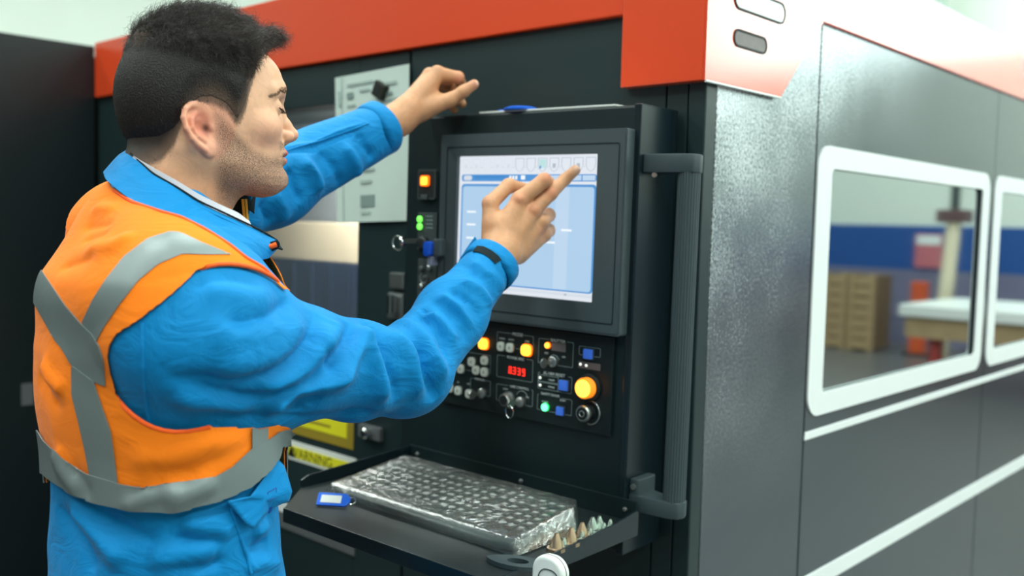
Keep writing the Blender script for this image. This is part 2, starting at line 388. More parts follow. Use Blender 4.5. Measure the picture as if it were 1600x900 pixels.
# ================================================================ CONSOLE (own slightly turned frame: u right, v inward, w up)
CN = thing('control_console', 'black operator console with touch screen and buttons on the machine front', 'console', CAM, RC)
m_con = mat('console_black', (12, 30, 33), .42, bump=.04, bscale=700)
m_conside = mat('console_side', (20, 34, 40), .25)
m_bez = mat('monitor_bezel', (62, 74, 78), .5, bump=.05, bscale=900)
VB = 1.235
U0, U1 = con(638, 185, VB)[0], con(1003, 163, VB)[0]
W1 = con(1003, 163, VB)[2]; W0 = -.512
def cp(name, m, mt, par=CN, **k): return link(name, m[0], m[1], mt, par, **k)
VBK = 1.235 + .105
cp('housing', box(U0, U1, VB, VBK, W0, W1, .004), m_con)
cp('housing_flange', box(U1 - .012, U1 + .001, VB - .002, VBK, W0 - .002, W1 + .002, .002), m_conside)
# monitor
VM = 1.213
mu0, mw1 = con(690, 211, VM)[0], con(690, 211, VM)[2]; mu1, mw0 = con(981, 200, VM)[0], con(971, 527, VM)[2]
mon = cp('monitor', ring(rrect(mu0, mu1, mw0, mw1, .003, 2), rrect(mu0 + .004, mu1 - .004, mw0 + .004, mw1 - .004, .003, 2), VM, VB, lambda a, b, d: (a, d, b)), m_bez)
su0, sw1 = con(719, 245, VM + .006)[0], con(719, 245, VM + .006)[2]; su1, sw0 = con(938, 240, VM + .006)[0], con(931, 473, VM + .006)[2]
sw1 = (sw1 + con(938, 240, VM + .006)[2]) / 2
link('bezel', *ring(rrect(mu0 + .003, mu1 - .003, mw0 + .003, mw1 - .003, .003, 2), rrect(su0, su1, sw0, sw1, .002, 2), VM - .001, VM + .012, lambda a, b, d: (a, d, b)), m_bez, mon)
link('bezel_edge', *ring(rrect(mu0 + .016, mu1 - .012, sw0 - .03, sw1 + .016, .003, 2), rrect(mu0 + .017, mu1 - .013, sw0 - .029, sw1 + .015, .003, 2), VM - .002, VM - .001, lambda a, b, d: (a, d, b)), m_con, mon)
def em(name, c, s=1.): return mat(name, (10, 10, 10), .3, emit=c, estr=s)
VS = VM + .006
scr = cp('screen', box(su0, su1, VS, VS + .004, sw0, sw1), em('screen_white', (226, 232, 240), 1.0))
def sc(name, u0, u1, w0, w1, mt, k=1, rad=None):
    """flat piece of the displayed picture; u, w as fractions of the screen"""
    a0, a1 = su0 + u0 * (su1 - su0), su0 + u1 * (su1 - su0); b0, b1 = sw1 - w1 * (sw1 - sw0), sw1 - w0 * (sw1 - sw0)
    v = VS - .0002 * k
    return link(name, *prism(rrect(a0, a1, b0, b1, rad or min(a1 - a0, b1 - b0) * .06, 3), v, v + .0001, lambda a, b, d: (a, d, b)), mt, scr)
e_b1 = em('screen_blue_frame', (84, 150, 214)); e_b2 = em('screen_light_blue', (176, 208, 236)); e_b3 = em('screen_mid_blue', (70, 140, 206)); e_w = em('screen_text_white', (240, 246, 250), 1.05); e_g = em('screen_icon_grey', (176, 186, 198)); e_p = em('screen_pale', (214, 222, 232)); e_t = em('screen_teal', (190, 226, 226)); e_b4 = em('screen_sky', (190, 216, 240))
sc('window_frame_bar', .02, .985, .135, .185, e_b1, 1, .004); sc('bar_fill', .035, .1, .142, .178, e_p, 2, .0035); sc('bar_fill', .12, .38, .145, .165, e_b3, 2)
sc('bar_fill', .62, .885, .142, .178, e_b4, 2); sc('bar_fill', .893, .975, .142, .178, e_b4, 2)
for k in range(3): sc('bar_glyph', .385 + k * .022, .4 + k * .022, .145, .172, e_w, 3)
sc('bar_glyph', .47, .5, .142, .172, e_w, 3)
sc('panel_frame', .02, .985, .205, .945, e_b1, 1, .006); sc('panel_fill', .032, .972, .222, .935, e_b2, 2, .005); sc('panel_column', .72, .81, .225, .93, e_b4, 3)
for u, w in ((.07, .405), (.07, .50), (.07, .60), (.655, .415), (.655, .508), (.655, .603), (.765, .513)):
    sc('text_row', u, u + .07, w, w + .014, e_w, 4)
for k in range(12):
    u = .02 + k * .081
    pts = [(u, .02), (u + .064, .02), (u + .064, .075), (u + .052, .105), (u + .032, .118), (u + .012, .105), (u, .075)]
    fx = lambda q: (su0 + q[0] * (su1 - su0), sw1 - q[1] * (sw1 - sw0))
    po = [fx(q) for q in pts]; cx, cy = np.mean(po, 0); pi_ = [(cx + (a - cx) * .88, cy + (b - cy) * .93) for a, b in po]
    link('screen_icon', *ring(po, pi_, VS - .0002, VS - .0001, lambda a, b, d: (a, d, b)), e_g if k > 4 else e_p, scr)
    if k < 11: sc('icon_dash', u + .067, u + .076, .082, .086, e_g, 1)
    if k in (7,): sc('icon_fill', u + .008, u + .056, .03, .09, e_t, 1)
    if k in (0, 1, 3, 4, 8, 10): sc('icon_glyph', u + .022, u + .042, .06, .09, e_p if k < 5 else e_g, 2)
sc('icon_glyph', .60, .61, .075, .095, e_b3, 3)
sc('status_bar', .01, .99, .955, .975, e_p, 1); sc('status_dot', .80, .815, .958, .972, e_g, 2)
# control panel plate
VP = 1.229
pu0 = con(690, 211, VM)[0] + .0; pu1, pw0 = con(953, 682, VP)[0], con(952, 682, VP)[2]; pw1 = mw0 - .004
plate = cp('control_panel', box(pu0, pu1, VP, VB, pw0, pw1, .001), mat('panel_black', (12, 27, 29), .45))
m_line = mat('printed_line', (118, 136, 136), .6); m_lt = mat('printed_text', (196, 208, 206), .6)
def C2(x, y): p = con(x, y, VP); return p[0], p[2]
def on_panel(name, m, mt, smooth=False): return link(name, m[0], m[1], mt, plate, smooth=smooth)
def frame_line(x0, y0, x1, y1, gaps=()):
    """printed outline: corners top-left (x0,y0) and bottom-right (x1,y1) in the photograph"""
    a0, b1 = C2(x0, y0); a1, b0 = C2(x1, y1); t = .0005
    on_panel('printed_outline', ring(rrect(a0, a1, b0, b1, .002, 2), rrect(a0 + t * 1.6, a1 - t * 1.6, b0 + t * 1.6, b1 - t * 1.6, .0015, 2), VP - .0003, VP, lambda a, b, d: (a, d, b)), m_line)
def ptxt(s, x, y, size, mt=None):
    size *= 1.15
    a, b = C2(x, y); w = len(s) * size * .36
    on_panel('text_backing', box(a - w, a + w, VP - .0004, VP - .0001, b - size * .42, b + size * .42), MATS['panel_black'])
    on_panel('printed_text', xz(text_mesh(s, size, .0001), a, VP - .0005, b), mt or m_lt)
frame_line(777, 518, 833, 549); frame_line(777, 554, 832, 598); frame_line(776, 599, 832, 636)
frame_line(842, 528, 895, 575); frame_line(841, 581, 893, 616); frame_line(840, 615, 893, 650)
frame_line(905, 540, 938, 559); frame_line(700, 545, 766, 585); frame_line(735, 590, 766, 620)
ptxt('MODE', 809, 523, .0068); ptxt('POWER SPEC', 806, 560, .0055); ptxt('LINE CONTROL', 812, 606, .005); ptxt('SHUTTER', 872, 533, .0062)
ptxt('ALARM RESET', 866, 585, .0062); ptxt('SAFETY DOOR', 860, 617, .005); ptxt('RESET', 880, 626, .004); ptxt('MANUAL', 750, 593, .005)
for x, y, s in ((785, 529, 'HAND'), (799, 531, 'AUTO'), (824, 534, 'STEP'), (854, 552, 'OFF'), (881, 558, 'ON'), (852, 628, 'DOOR'), (716, 597, 'IN'), (733, 600, 'OUT'), (790, 608, 'STOP'), (824, 621, 'ON')):
    ptxt(s, x, y, .0038)
m_btn = mat('white_button', (206, 214, 204), .4); m_btn_edge = mat('button_rim', (60, 70, 70), .5)
e_or = mat('lit_orange', (255, 170, 40), .3, emit=(255, 186, 60), estr=2.2); e_orim = mat('lit_orange_rim', (255, 120, 20), .3, emit=(255, 100, 8), estr=1.3)
m_bbtn = mat('blue_button', (62, 112, 206), .4, emit=(40, 80, 190), estr=.35); e_gr = mat('lit_green', (60, 255, 150), .3, emit=(110, 255, 180), estr=2.6); e_grr = mat('lit_green_rim', (30, 200, 90), .3, emit=(20, 210, 100), estr=1.3)
e_wl = mat('small_white_led', (240, 240, 230), .3, emit=(235, 240, 230), estr=.9); e_rd = mat('seven_segment_red', (255, 50, 30), .3, emit=(255, 44, 28), estr=2.0)
def button(x, y, wpx, hpx, mt, name='push_button', h=.006, rad=.35, rim=None):
    a, b = C2(x, y); w_, h_ = wpx * .00103 * 1.32 / 2, hpx * .00095 / 2; r = min(w_, h_) * 2 * rad
    q = on_panel(name, join(prism(rrect(a - w_ - .0012, a + w_ + .0012, b - h_ - .0012, b + h_ + .0012, r, 4), VP - .002, VP, lambda p, s, d: (p, d, s))), rim or m_btn_edge)
    link('button_cap', *bevel(prism(rrect(a - w_, a + w_, b - h_, b + h_, r, 4), VP - h, VP - .002, lambda p, s, d: (p, d, s)), .0008, 2, 60), mt, q, smooth=True)
    return q, a, b
dk = mat('button_glyph', (110, 108, 104), .6)
for x, y in ((785, 541), (799, 543), (739, 565), (759, 563), (746, 578), (759, 581), (722, 576), (705, 606), (718, 610), (735, 615)):
    q, a, b = button(x, y, 11, 16, m_btn)
    link('button_mark', *ring(rrect(a - .0016, a + .0016, b - .002, b + .002, .001, 2), rrect(a - .0009, a + .0009, b - .0012, b + .0012, .0006, 2), VP - .0064, VP - .006, lambda p, s, d: (p, d, s)), dk, q)
button(757, 537, 14, 19, e_or, rim=e_orim); button(824, 547, 14, 19, e_or, rim=e_orim)
button(921, 553, 12, 16, m_bbtn, rad=.08); button(882.5, 602, 12, 17, m_bbtn, rad=.08); button(877, 642, 10, 14, m_bbtn, rad=.08)
# round lamps
def lamp(x, y, r, mt, mr, h=.006):
    a, b = C2(x, y); q = on_panel('indicator_lamp', lathe([(r * 1.15, 0), (r * 1.15, h * .5)], 24, 'y', (a, VP, b)), mr, True)
    link('lamp_lens', *lathe([(r, h * .5), (r, h * .8), (r * .75, h), (r * .3, h * 1.12)], 24, 'y', (a, VP, b)), mt, q, smooth=True)
lamp(857, 539.5, .0045, e_or, e_orim); lamp(853, 636, .006, e_gr, e_grr)
for x, y in ((845, 590), (845, 601.5), (908, 569), (917, 571)): lamp(x, y, .0022, e_wl, m_btn_edge, .003)
on_panel('printed_plate', box(*[C2(904, 565)[0], C2(938, 575)[0]], VP - .0003, VP, C2(904, 574.5)[1], C2(904, 564)[1]), mat('printed_plate_grey', (100, 94, 96), .6))
on_panel('printed_plate', box(*[C2(862, 535)[0], C2(884, 540)[0]], VP - .0003, VP, C2(873, 549)[1], C2(873, 536)[1]), MATS['printed_plate_grey'])
for dy in (0, 11.5):
    on_panel('printed_outline', ring(rrect(C2(841, 590)[0], C2(873, 590)[0], C2(857, 598 + dy)[1], C2(857, 587 + dy)[1], .001, 2), rrect(C2(842, 590)[0], C2(872, 590)[0], C2(857, 597 + dy)[1], C2(857, 588 + dy)[1], .001, 2), VP - .0003, VP, lambda a, b, d: (a, d, b)), m_line)
ptxt('CLEAR', 862, 594, .0036); ptxt('SIGNAL', 862, 605, .0036)
# big orange lamp button with guard ring
a, b = C2(922, 605)
q = on_panel('orange_lamp_button', lathe([(.0215, 0), (.0215, .004), (.017, .007)], 32, 'y', (a, VP, b)), m_dark2, True)
q['label'] = 'large round lit orange button'
link('lamp_collar', *lathe([(.0165, .004), (.0165, .017), (.0155, .019)], 32, 'y', (a, VP, b)), mat('amber_collar', (255, 150, 50), .25, emit=(255, 140, 30), estr=.8), q, smooth=True)
link('lamp_lens', *lathe([(.0135, .018), (.0135, .021), (.009, .0235), (.003, .0245)], 32, 'y', (a, VP, b)), mat('amber_lens', (255, 200, 60), .25, emit=(255, 196, 70), estr=2.4), q, smooth=True)
# round metal push knob bottom right + ring
def arc_ring(a, b, r, t, v, mt, a0=0, a1=360, par=None, name='guard_ring'):
    n = 28; P = [(a + r * math.cos(math.radians(a0 + (a1 - a0) * k / n)), v, b + r * math.sin(math.radians(a0 + (a1 - a0) * k / n))) for k in range(n + (a1 - a0 != 360))]
    return link(name, *tube(P, t, 8, closed=(a1 - a0 == 360)), mt, par or plate, smooth=True)
a, b = C2(921, 644)
q = on_panel('rotary_selector', lathe([(.0125, 0), (.0125, .012)], 28, 'y', (a, VP, b)), m_dark2, True)
arc_ring(a + .002, b, .0185, .0013, VP - .002, m_steel, -100, 100, q)
link('knob_cap', *lathe([(.0125, .012), (.013, .018), (.0115, .020)], 28, 'y', (a, VP, b)), m_steel, q, smooth=True)
link('knob_face', *lathe([(.0098, .020), (.0095, .0206)], 28, 'y', (a, VP, b)), m_dark2, q)
arc_ring(a, b, .0045, .0009, VP - .0208, m_steel, 0, 360, q, 'knob_mark')
a, b = C2(795, 624)
q = on_panel('rotary_selector', lathe([(.0135, 0), (.0135, .003)], 28, 'y', (a, VP, b)), m_steel, True)
link('knob_cap', *lathe([(.011, .003), (.011, .012), (.0095, .014)], 28, 'y', (a, VP, b)), m_steel, q, smooth=True)
link('knob_face', *lathe([(.008, .014), (.008, .0148)], 28, 'y', (a, VP, b)), m_dark2, q)
def keylock(x, y, ringdown=True, sw=0):
    a, b = C2(x, y)
    q = on_panel('key_switch', lathe([(.0085, 0), (.0085, .006), (.006, .008)], 24, 'y', (a, VP, b)), m_steel, True)
    link('key_blade', *box(a - .0012, a + .0012, VP - .022, VP - .008, b - .003, b + .003, .0004), m_steel, q)
    link('key_bow', *lathe([(.008, -.001), (.008, .001)], 20, 'x', (a + sw, VP - .027, b)), m_steel, q, smooth=True)
    if ringdown:
        P = [(a - .002 + .0105 * math.cos(t), VP - .028 - .003 * math.cos(t), b - .013 + .0105 * math.sin(t)) for t in np.linspace(0, 2 * math.pi, 24, endpoint=False)]
        link('key_ring', *tube(P, .0010, 8, closed=True), m_chrome, q, smooth=True)
    return q
keylock(815, 628); keylock(755, 614, False); keylock(866, 565, False)
arc_ring(*C2(866, 565), .0105, .0006, VP - .001, m_line, 20, 160, None, 'printed_arc')
arc_ring(*C2(816, 622), .012, .0006, VP - .001, m_line, 20, 160, None, 'printed_arc')
# seven-segment display
a, b = C2(808, 580)
on_panel('display_window', box(a - .02, a + .019, VP - .0006, VP, b - .009, b + .009), m_dark2)
SEG = {'0': 'abcdef', '3': 'abgcd', '9': 'abcdfg'}
def digit(ch, x, z, w=.0055, h=.0115):
    t = .0012; hw, hh = w / 2, h / 2; ms = []
    R_ = {'a': (x - hw, x + hw, z + hh - t, z + hh), 'g': (x - hw, x + hw, z - t / 2, z + t / 2), 'd': (x - hw, x + hw, z - hh, z - hh + t), 'f': (x - hw, x - hw + t, z, z + hh), 'b': (x + hw - t, x + hw, z, z + hh), 'e': (x - hw, x - hw + t, z - hh, z), 'c': (x + hw - t, x + hw, z - hh, z)}
    for s in SEG[ch]: x0, x1, z0, z1 = R_[s]; ms.append(box(x0, x1, VP - .0010, VP - .0006, z0, z1))
    on_panel('display_digit', join(*ms), e_rd)
for ch, x in zip('0339', (797.5, 804, 811.3, 818.5)): digit(ch, C2(x, 580)[0], C2(x, 580 + (x - 808) * .2)[1])
on_panel('display_dot', box(C2(799.8, 580)[0], C2(801, 580)[0], VP - .001, VP - .0006, b - .0055, b - .0045), e_rd)
# left column of switches, on the housing
def C3(x, y): p = con(x, y, VB); return p[0], p[2]
def on_con(name, m, mt, smooth=False, par=CN): return link(name, m[0], m[1], mt, par, smooth=smooth)
a0, b1 = C3(657, 265); a1, b0 = C3(683, 312)
q = on_con('power_switch', prism(rrect(a0, a1, b0, b1, .004, 4), VB - .006, VB, lambda a, b, d: (a, d, b)), m_btn_edge)
ac, bc = (a0 + a1) / 2, b1 - .018
link('switch_recess', *prism(rrect(a0 + .003, a1 - .003, b0 + .003, b1 - .003, .003, 4), VB - .0065, VB - .006, lambda a, b, d: (a, d, b)), m_dark2, q)
a_, b_ = C3(669, 283)
link('lit_cap_rim', *prism(rrect(a_ - .0105, a_ + .0105, b_ - .0095, b_ + .0095, .004, 4), VB - .010, VB - .0065, lambda a, b, d: (a, d, b)), e_orim, q)
link('lit_cap', *prism(rrect(a_ - .0078, a_ + .0078, b_ - .0072, b_ + .0072, .003, 4), VB - .0112, VB - .010, lambda a, b, d: (a, d, b)), e_or, q)
a_, b_ = C3(668, 307); link('switch_toggle', *box(a_ - .008, a_ + .008, VB - .010, VB - .0065, b_ - .006, b_ + .003, .001), m_btn_edge, q)
a0, b1 = C3(655, 332); a1, b0 = C3(683, 392)
pl = on_con('status_plate', box(a0, a1, VB - .003, VB, b0, b1, .001), mat('status_plate_grey', (54, 64, 64), .5, noise=.5, nscale=220))
for y in (342.5, 354):
    a, b = C3(658.5, y)
    link('green_lamp', *lathe([(.0058, .003), (.0058, .006), (.003, .0075)], 20, 'y', (a, VB, b)), mat('status_green', (110, 235, 90), .3, emit=(110, 240, 80), estr=1.6), pl, smooth=True)
for k in range(4):
    a, b = C3(673, 338 + k * 6); link('plate_print', *box(a - .009, a + .008, VB - .0034, VB - .003, b - .001, b + .001), m_line, pl)
a, b = C3(666, 380)
ks = link('key_switch', *lathe([(.012, .003), (.012, .012), (.009, .015)], 24, 'y', (a, VB, b)), m_dark2, pl, smooth=True)
def free_key(name, x, y, lab):
    a, b = C3(x, y)
    t = thing(name, lab, 'key', CAM, RC)
    link('key_blade', *box(a - .0015, a + .0015, VB - .045, VB - .012, b - .004, b + .004, .0005), m_steel, t)
    P = [(a - .010 + .0125 * math.cos(u), VB - .05, b - .004 + .0125 * math.sin(u)) for u in np.linspace(0, 2 * math.pi, 24, endpoint=False)]
    link('key_ring', *tube(P, .0016, 8, closed=True), m_chrome, t, smooth=True)
    link('key_bow', *lathe([(.0085, -.0012), (.0085, .0012)], 20, 'x', (a, VB - .046, b)), m_chrome, t, smooth=True)
    return t
free_key('small_key', 659, 377, 'small chrome key with split ring in the upper left console lock')
a0, b1 = C3(655, 404); a1, b0 = C3(683, 470)
pl2 = on_con('connector_plate', box(a0, a1, VB - .003, VB, b0, b1, .001), MATS['status_plate_grey'])
for k, (x, y) in enumerate(((662, 420), (674, 418), (668, 434), (662, 447), (674, 452))):
    a, b = C3(x, y); link('plate_knob', *lathe([(.005, .003), (.005, .008), (.003, .010)], 14, 'y', (a, VB, b)), m_steel if k % 2 else m_btn_edge, pl2, smooth=True)
arc = C3(668, 434); arc_ring(arc[0], arc[1], .009, .001, VB - .010, m_steel, 120, 400, pl2, 'wire_loop')
# bracket holding a blue plug on the left of the bezel
a, b = C3(697, 388); 
usb = thing('blue_plug', 'small blue capped plug in a grey holder left of the screen', 'plug', CAM, RC)
a, b = con(681, 388, VM)[0], con(681, 388, VM)[2]
link('plug_holder', *join(box(a + .006, a + .024, VM - .014, VM + .022, b - .013, b + .017, .003)), m_bez, usb)
link('plug_cap', *bevel(prism(rrect(a - .010, a + .006, b - .014, b + .012, .006, 5), VM - .022, VM - .008, lambda p, s, d: (p, d, s)), .002), mat('blue_plastic', (20, 82, 200), .3), usb, smooth=True)
link('plug_body', *box(a - .0035, a + .006, VM - .017, VM + .018, b - .030, b - .014, .001), mat('plug_grey', (120, 128, 150), .4), usb)
# grab handle on the right
m_gh = mat('handle_anthracite', (52, 66, 70), .5)
gh = thing('grab_handle', 'tall vertical ribbed dark grey grab handle at the right edge of the console', 'handle', CAM, RC)
gv = 1.266; gu = con(1076, 300, gv)[0]
gt = con(1076, 241, gv)[2]; gb = con(1056, 808, gv)[2]
def bracket(w0, w1, nm):
    m = bevel(prism([(U1 + .0015, gv - .024), (gu, gv - .020), (gu + .014, gv - .014), (gu + .018, gv), (gu + .014, gv + .014), (gu, gv + .02), (gu - .02, gv + .016), (U1 + .0015, gv + .03)], w0, w1, lambda a, b, d: (a, b, d)), .003)
    return link(nm, m[0], m[1], m_gh, gh, smooth=True)
bk = bracket(gt - .028, gt, 'upper_bracket'); 
link('bolt', *lathe([(.004, 0), (.004, .003)], 12, 'y', (U1 + .02, gv - .018, gt - .031)), m_steel, bk)
bk2 = bracket(gb, gb + .026, 'lower_bracket')
link('bolt', *lathe([(.0045, 0), (.0045, .003)], 12, 'y', (U1 + .009, gv - .022, gb + .038)), m_steel, bk2)
link('mounting_lug', *box(U1 + .0015, U1 + .016, gv - .022, gv + .03, gb + .02, gb + .05, .003), m_gh, bk2)
seg = 48; V, F = [], []
for w in (gb + .02, gt - .02):
    for k in range(seg):
        a = 2 * math.pi * k / seg; r = .0150 + (.0006 if k % 2 else -.0004); V.append((gu + r * math.cos(a) * 1.05, gv + r * math.sin(a) * 1.2, w))
F = [(k, (k + 1) % seg, seg + (k + 1) % seg, seg + k) for k in range(seg)] + [tuple(range(seg))[::-1], tuple(range(seg, 2 * seg))]
link('grip_tube', V, F, m_gh, gh)
# ---------------- keyboard tray
WT = -.4557
tray = thing('keyboard_tray', 'black sheet metal keyboard tray below the control panel', 'tray', CAM, RC)
m_tray = mat('tray_black', (14, 28, 30), .5, noise=.4, nscale=14, bump=.1, bscale=60)
tu0, tu1, tv0 = -1.262, -.770, .898
link('tray_floor', *bevel(prism([(tu0, VB - .001), (tu0, .985), (tu0 + .07, tv0), (tu1, tv0), (tu1, VB - .001)], WT - .006, WT, lambda a, b, d: (a, b, d)), .0015), m_tray, tray)
link('side_lip', *bevel(prism([(tv0 + .0, WT - .02), (tv0, WT - .0), (VB - .06, WT + .012), (VB - .001, WT + .02), (VB - .001, WT - .02)], tu1, tu1 + .003, lambda a, b, d: (d, a, b)), .0006), m_conside, tray)
link('side_lip', *bevel(prism([(.985, WT - .02), (.985, WT + .012), (1.0, WT + .018), (VB - .001, WT + .03), (VB - .001, WT - .02)], tu0 - .003, tu0, lambda a, b, d: (d, a, b)), .0006), m_conside, tray)
link('back_lip', *box(tu0, tu1, VB - .004, VB - .0005, WT, WT + .032, .001), m_con, tray)
link('front_lip', *box(tu0 + .07, tu1, tv0 - .002, tv0 + .001, WT - .022, WT - .0, .001), m_conside, tray)
for u, v, w in ((tu0 + .02, VB - .008, WT + .018), ((tu0 + tu1) / 2 + .02, VB - .008, WT + .018), (tu1 - .02, VB - .008, WT + .016)):
    link('screw', *lathe([(.004, 0), (.0035, .0025), (.002, .0035)], 14, 'y', (u, v + .004, w)), m_steel, tray, smooth=True)
# ---------------- keyboard under plastic film
kA = np.array([-1.19059, 1.01463]); kB = np.array([-.79018, 1.01063]); kC = np.array([-.85225, 1.2007]); kD = np.array([-1.2481, 1.2197])
kb = thing('keyboard', 'black computer keyboard wrapped in clear plastic film', 'keyboard', CAM, RC)
m_kb = mat('keyboard_black', (60, 70, 69), .35); m_key = mat('key_black', (84, 95, 93), .3); m_leg = mat('key_legend', (235, 240, 235), .5)
ku0, ku1, kv0, kv1 = -1.196, -.806, .990, 1.152
KZ = WT + .012
pts = [(ku0 + .01, kv0), (ku1 - .05, kv0 - .004), (ku1 - .012, kv0 + .003), (ku1 - .004, kv0 + .03), (ku1 - .0, kv0 + .09), (ku1 - .02, kv1 - .004), (ku1 - .06, kv1), (ku0 + .03, kv1), (ku0 + .004, kv1 - .01), (ku0, kv0 + .02)]
def kh(v): return .013 + .019 * (v - kv0) / (kv1 - kv0)
V = [(a, b, WT + .0015) for a, b in pts] + [(a, b, WT + kh(b)) for a, b in pts]; n = len(pts)
F = [tuple(range(n))[::-1], tuple(range(n, 2 * n))] + [(i, (i + 1) % n, n + (i + 1) % n, n + i) for i in range(n)]
link('keyboard_case', *bevel((V, F), .004, 3), m_kb, kb, smooth=True)
link('space_bar', *box(ku0 + .075, ku0 + .188, kv0 + .014, kv0 + .028, WT + kh(kv0 + .03) - .004, WT + kh(kv0 + .03) + .005, .002), m_key, kb)
km = bevel(prism([(-.0078, -.0078), (.0078, -.0078), (.0078, .0078), (-.0078, .0078)], -.003, .006, lambda a, b, d: (a * (1 - .2 * (d > 0)), b * (1 - .2 * (d > 0)), d)), .001, 1)
kl = box(-.0040, .0036, -.0022, .0046, .006, .0063)
first = None
for rrow in range(6):
    v = kv0 + .040 + rrow * .0178 + (.004 if rrow == 5 else 0)
    n0 = 20
    for c in range(n0):
        u = ku0 + .018 + c * .0178 + (.004 if c > 13 else 0) + (.005 if c > 16 else 0)
        if c in (14,) and rrow in (1, 3): continue
        if u > ku1 - .016: continue
        if rrow == 5 and c in (1, 6, 11): continue
        if first is None:
            k = link('key', km[0], km[1], m_key, kb); l = link('key_mark', kl[0], kl[1], m_leg, k); first = k; k.location = (u, v, WT + kh(v))
        else:
            k = first.copy(); COL.objects.link(k); k.location = (u, v, WT + kh(v))
            l2 = first.children[0].copy(); COL.objects.link(l2); l2.parent = k
for c, u in enumerate((ku0 + .018, ku0 + .038, ku0 + .060, ku0 + .204, ku0 + .222, ku0 + .242, ku0 + .272, ku0 + .290, ku0 + .315, ku0 + .345)):
    k = first.copy(); COL.objects.link(k); k.location = (u, kv0 + .0205, WT + kh(kv0 + .021))
# film: thin wrinkled clear sheet over the keyboard
def film():
    m = bpy.data.materials.new('clear_plastic_film'); m.use_nodes = True; nt = m.node_tree; nt.nodes.clear(); N = nt.nodes.new
    out = N('ShaderNodeOutputMaterial'); mix = N('ShaderNodeMixShader'); tr = N('ShaderNodeBsdfTransparent'); gl = N('ShaderNodeBsdfGlossy'); df = N('ShaderNodeBsdfDiffuse'); m2 = N('ShaderNodeMixShader')
    gl.inputs['Roughness'].default_value = .14; df.inputs[0].default_value = (.5, .56, .54, 1); tr.inputs[0].default_value = (.93, .96, .95, 1)
    fr = N('ShaderNodeFresnel'); fr.inputs[0].default_value = 1.35
    mm = N('ShaderNodeMath'); mm.operation = 'MULTIPLY_ADD'; mm.inputs[1].default_value = .5; mm.inputs[2].default_value = .02; nt.links.new(fr.outputs[0], mm.inputs[0])
    m2.inputs[0].default_value = .09
    nt.links.new(tr.outputs[0], m2.inputs[1]); nt.links.new(df.outputs[0], m2.inputs[2])
    nt.links.new(mm.outputs[0], mix.inputs[0]); tc = N('ShaderNodeTexCoord'); wn = N('ShaderNodeTexNoise'); wn.inputs['Scale'].default_value = 55; wn.inputs['Detail'].default_value = 5; wn.inputs['Distortion'].default_value = 1.5; bp = N('ShaderNodeBump'); bp.inputs['Strength'].default_value = .8; bp.inputs['Distance'].default_value = .004; nt.links.new(tc.outputs['Object'], wn.inputs['Vector']); nt.links.new(wn.outputs[0], bp.inputs['Height']); nt.links.new(bp.outputs[0], gl.inputs['Normal']); nt.links.new(m2.outputs[0], mix.inputs[1]); nt.links.new(gl.outputs[0], mix.inputs[2]); nt.links.new(mix.outputs[0], out.inputs[0]); return m
m_film = film()
nu, nv = 150, 70; V = []
rs = np.random.RandomState(3); ph = rs.rand(12) * 6; dr = rs.rand(12) * 3.14; fq = 25 + rs.rand(12) * 90
for j in range(nv + 1):
    for i in range(nu + 1):
        s, t = i / nu, j / nv; eu = min(s, 1 - s) * nu; ev = min(t, 1 - t) * nv
        u = ku0 - .006 + (ku1 - ku0 + .012) * s; v = kv0 - .008 + (kv1 - kv0 + .014) * t
        if s > .85: v = v - (t - .5) * .0 ; 
        if t > .8: u -= max(0, s - .9) * (t - .8) * 1.2
        h = kh(v) + .0076
        for k in range(9): h += .00016 * abs(math.sin(ph[k] + fq[k] * (u * math.cos(dr[k]) + v * math.sin(dr[k])) + 1.5 * math.sin(30 * v + ph[k]))) ** 3
        h += .0005 * (s > .55) * math.sin(220 * (u * .5 + v * .9) + 2 * math.sin(60 * u)) * math.exp(-((s - .66) / .13) ** 2)
        e = min(eu / 5., ev / 3.5, 1); e = math.sin(e * math.pi / 2)
        V.append((u, v, WT + .002 + (h - .001) * e))
F = [(j * (nu + 1) + i, j * (nu + 1) + i + 1, (j + 1) * (nu + 1) + i + 1, (j + 1) * (nu + 1) + i) for j in range(nv) for i in range(nu)]
link('plastic_film', V, F, m_film, kb, smooth=True, sharp=180)
# blue key tag at the left of the tray
def tray_thing(name, label, cat, x, y, rz=0, group=None):
    p = conz(x, y, WT); p[0] = min(p[0], tu1 - .009); w = CAM + RC.T @ (p + np.array([0, 0, .0005]))
    c, s = math.cos(rz), math.sin(rz); loc = np.array([[c, -s, 0], [s, c, 0], [0, 0, 1]])
    return thing(name, label, cat, w, (RC.T @ loc).T, group)
t = tray_thing('key_tag', 'blue plastic key tag with white paper insert on the tray beside the keyboard', 'key tag', 521, 790, .62)
_tl = lambda a, b, d: (a, b * .72 - d * .69, (b + .011) * .69 + d * .72)
link('tag_body', *bevel(prism([(-.025, -.011), (.02, -.011), (.027, -.004), (.027, .004), (.02, .011), (-.025, .011)], 0, .004, _tl), .001), mat('tag_blue', (10, 96, 214), .3), t)
link('paper_insert', *prism([(-.019, -.0065), (.013, -.0065), (.013, .0065), (-.019, .0065)], .004, .0046, _tl), m_paper, t)
link('tag_ring', *tube([_tl(.029 + .006 * math.cos(k), .006 * math.sin(k), .002) for k in np.linspace(0, 2 * math.pi, 16, endpoint=False)], .0009, 6, closed=True), m_chrome, t, smooth=True)
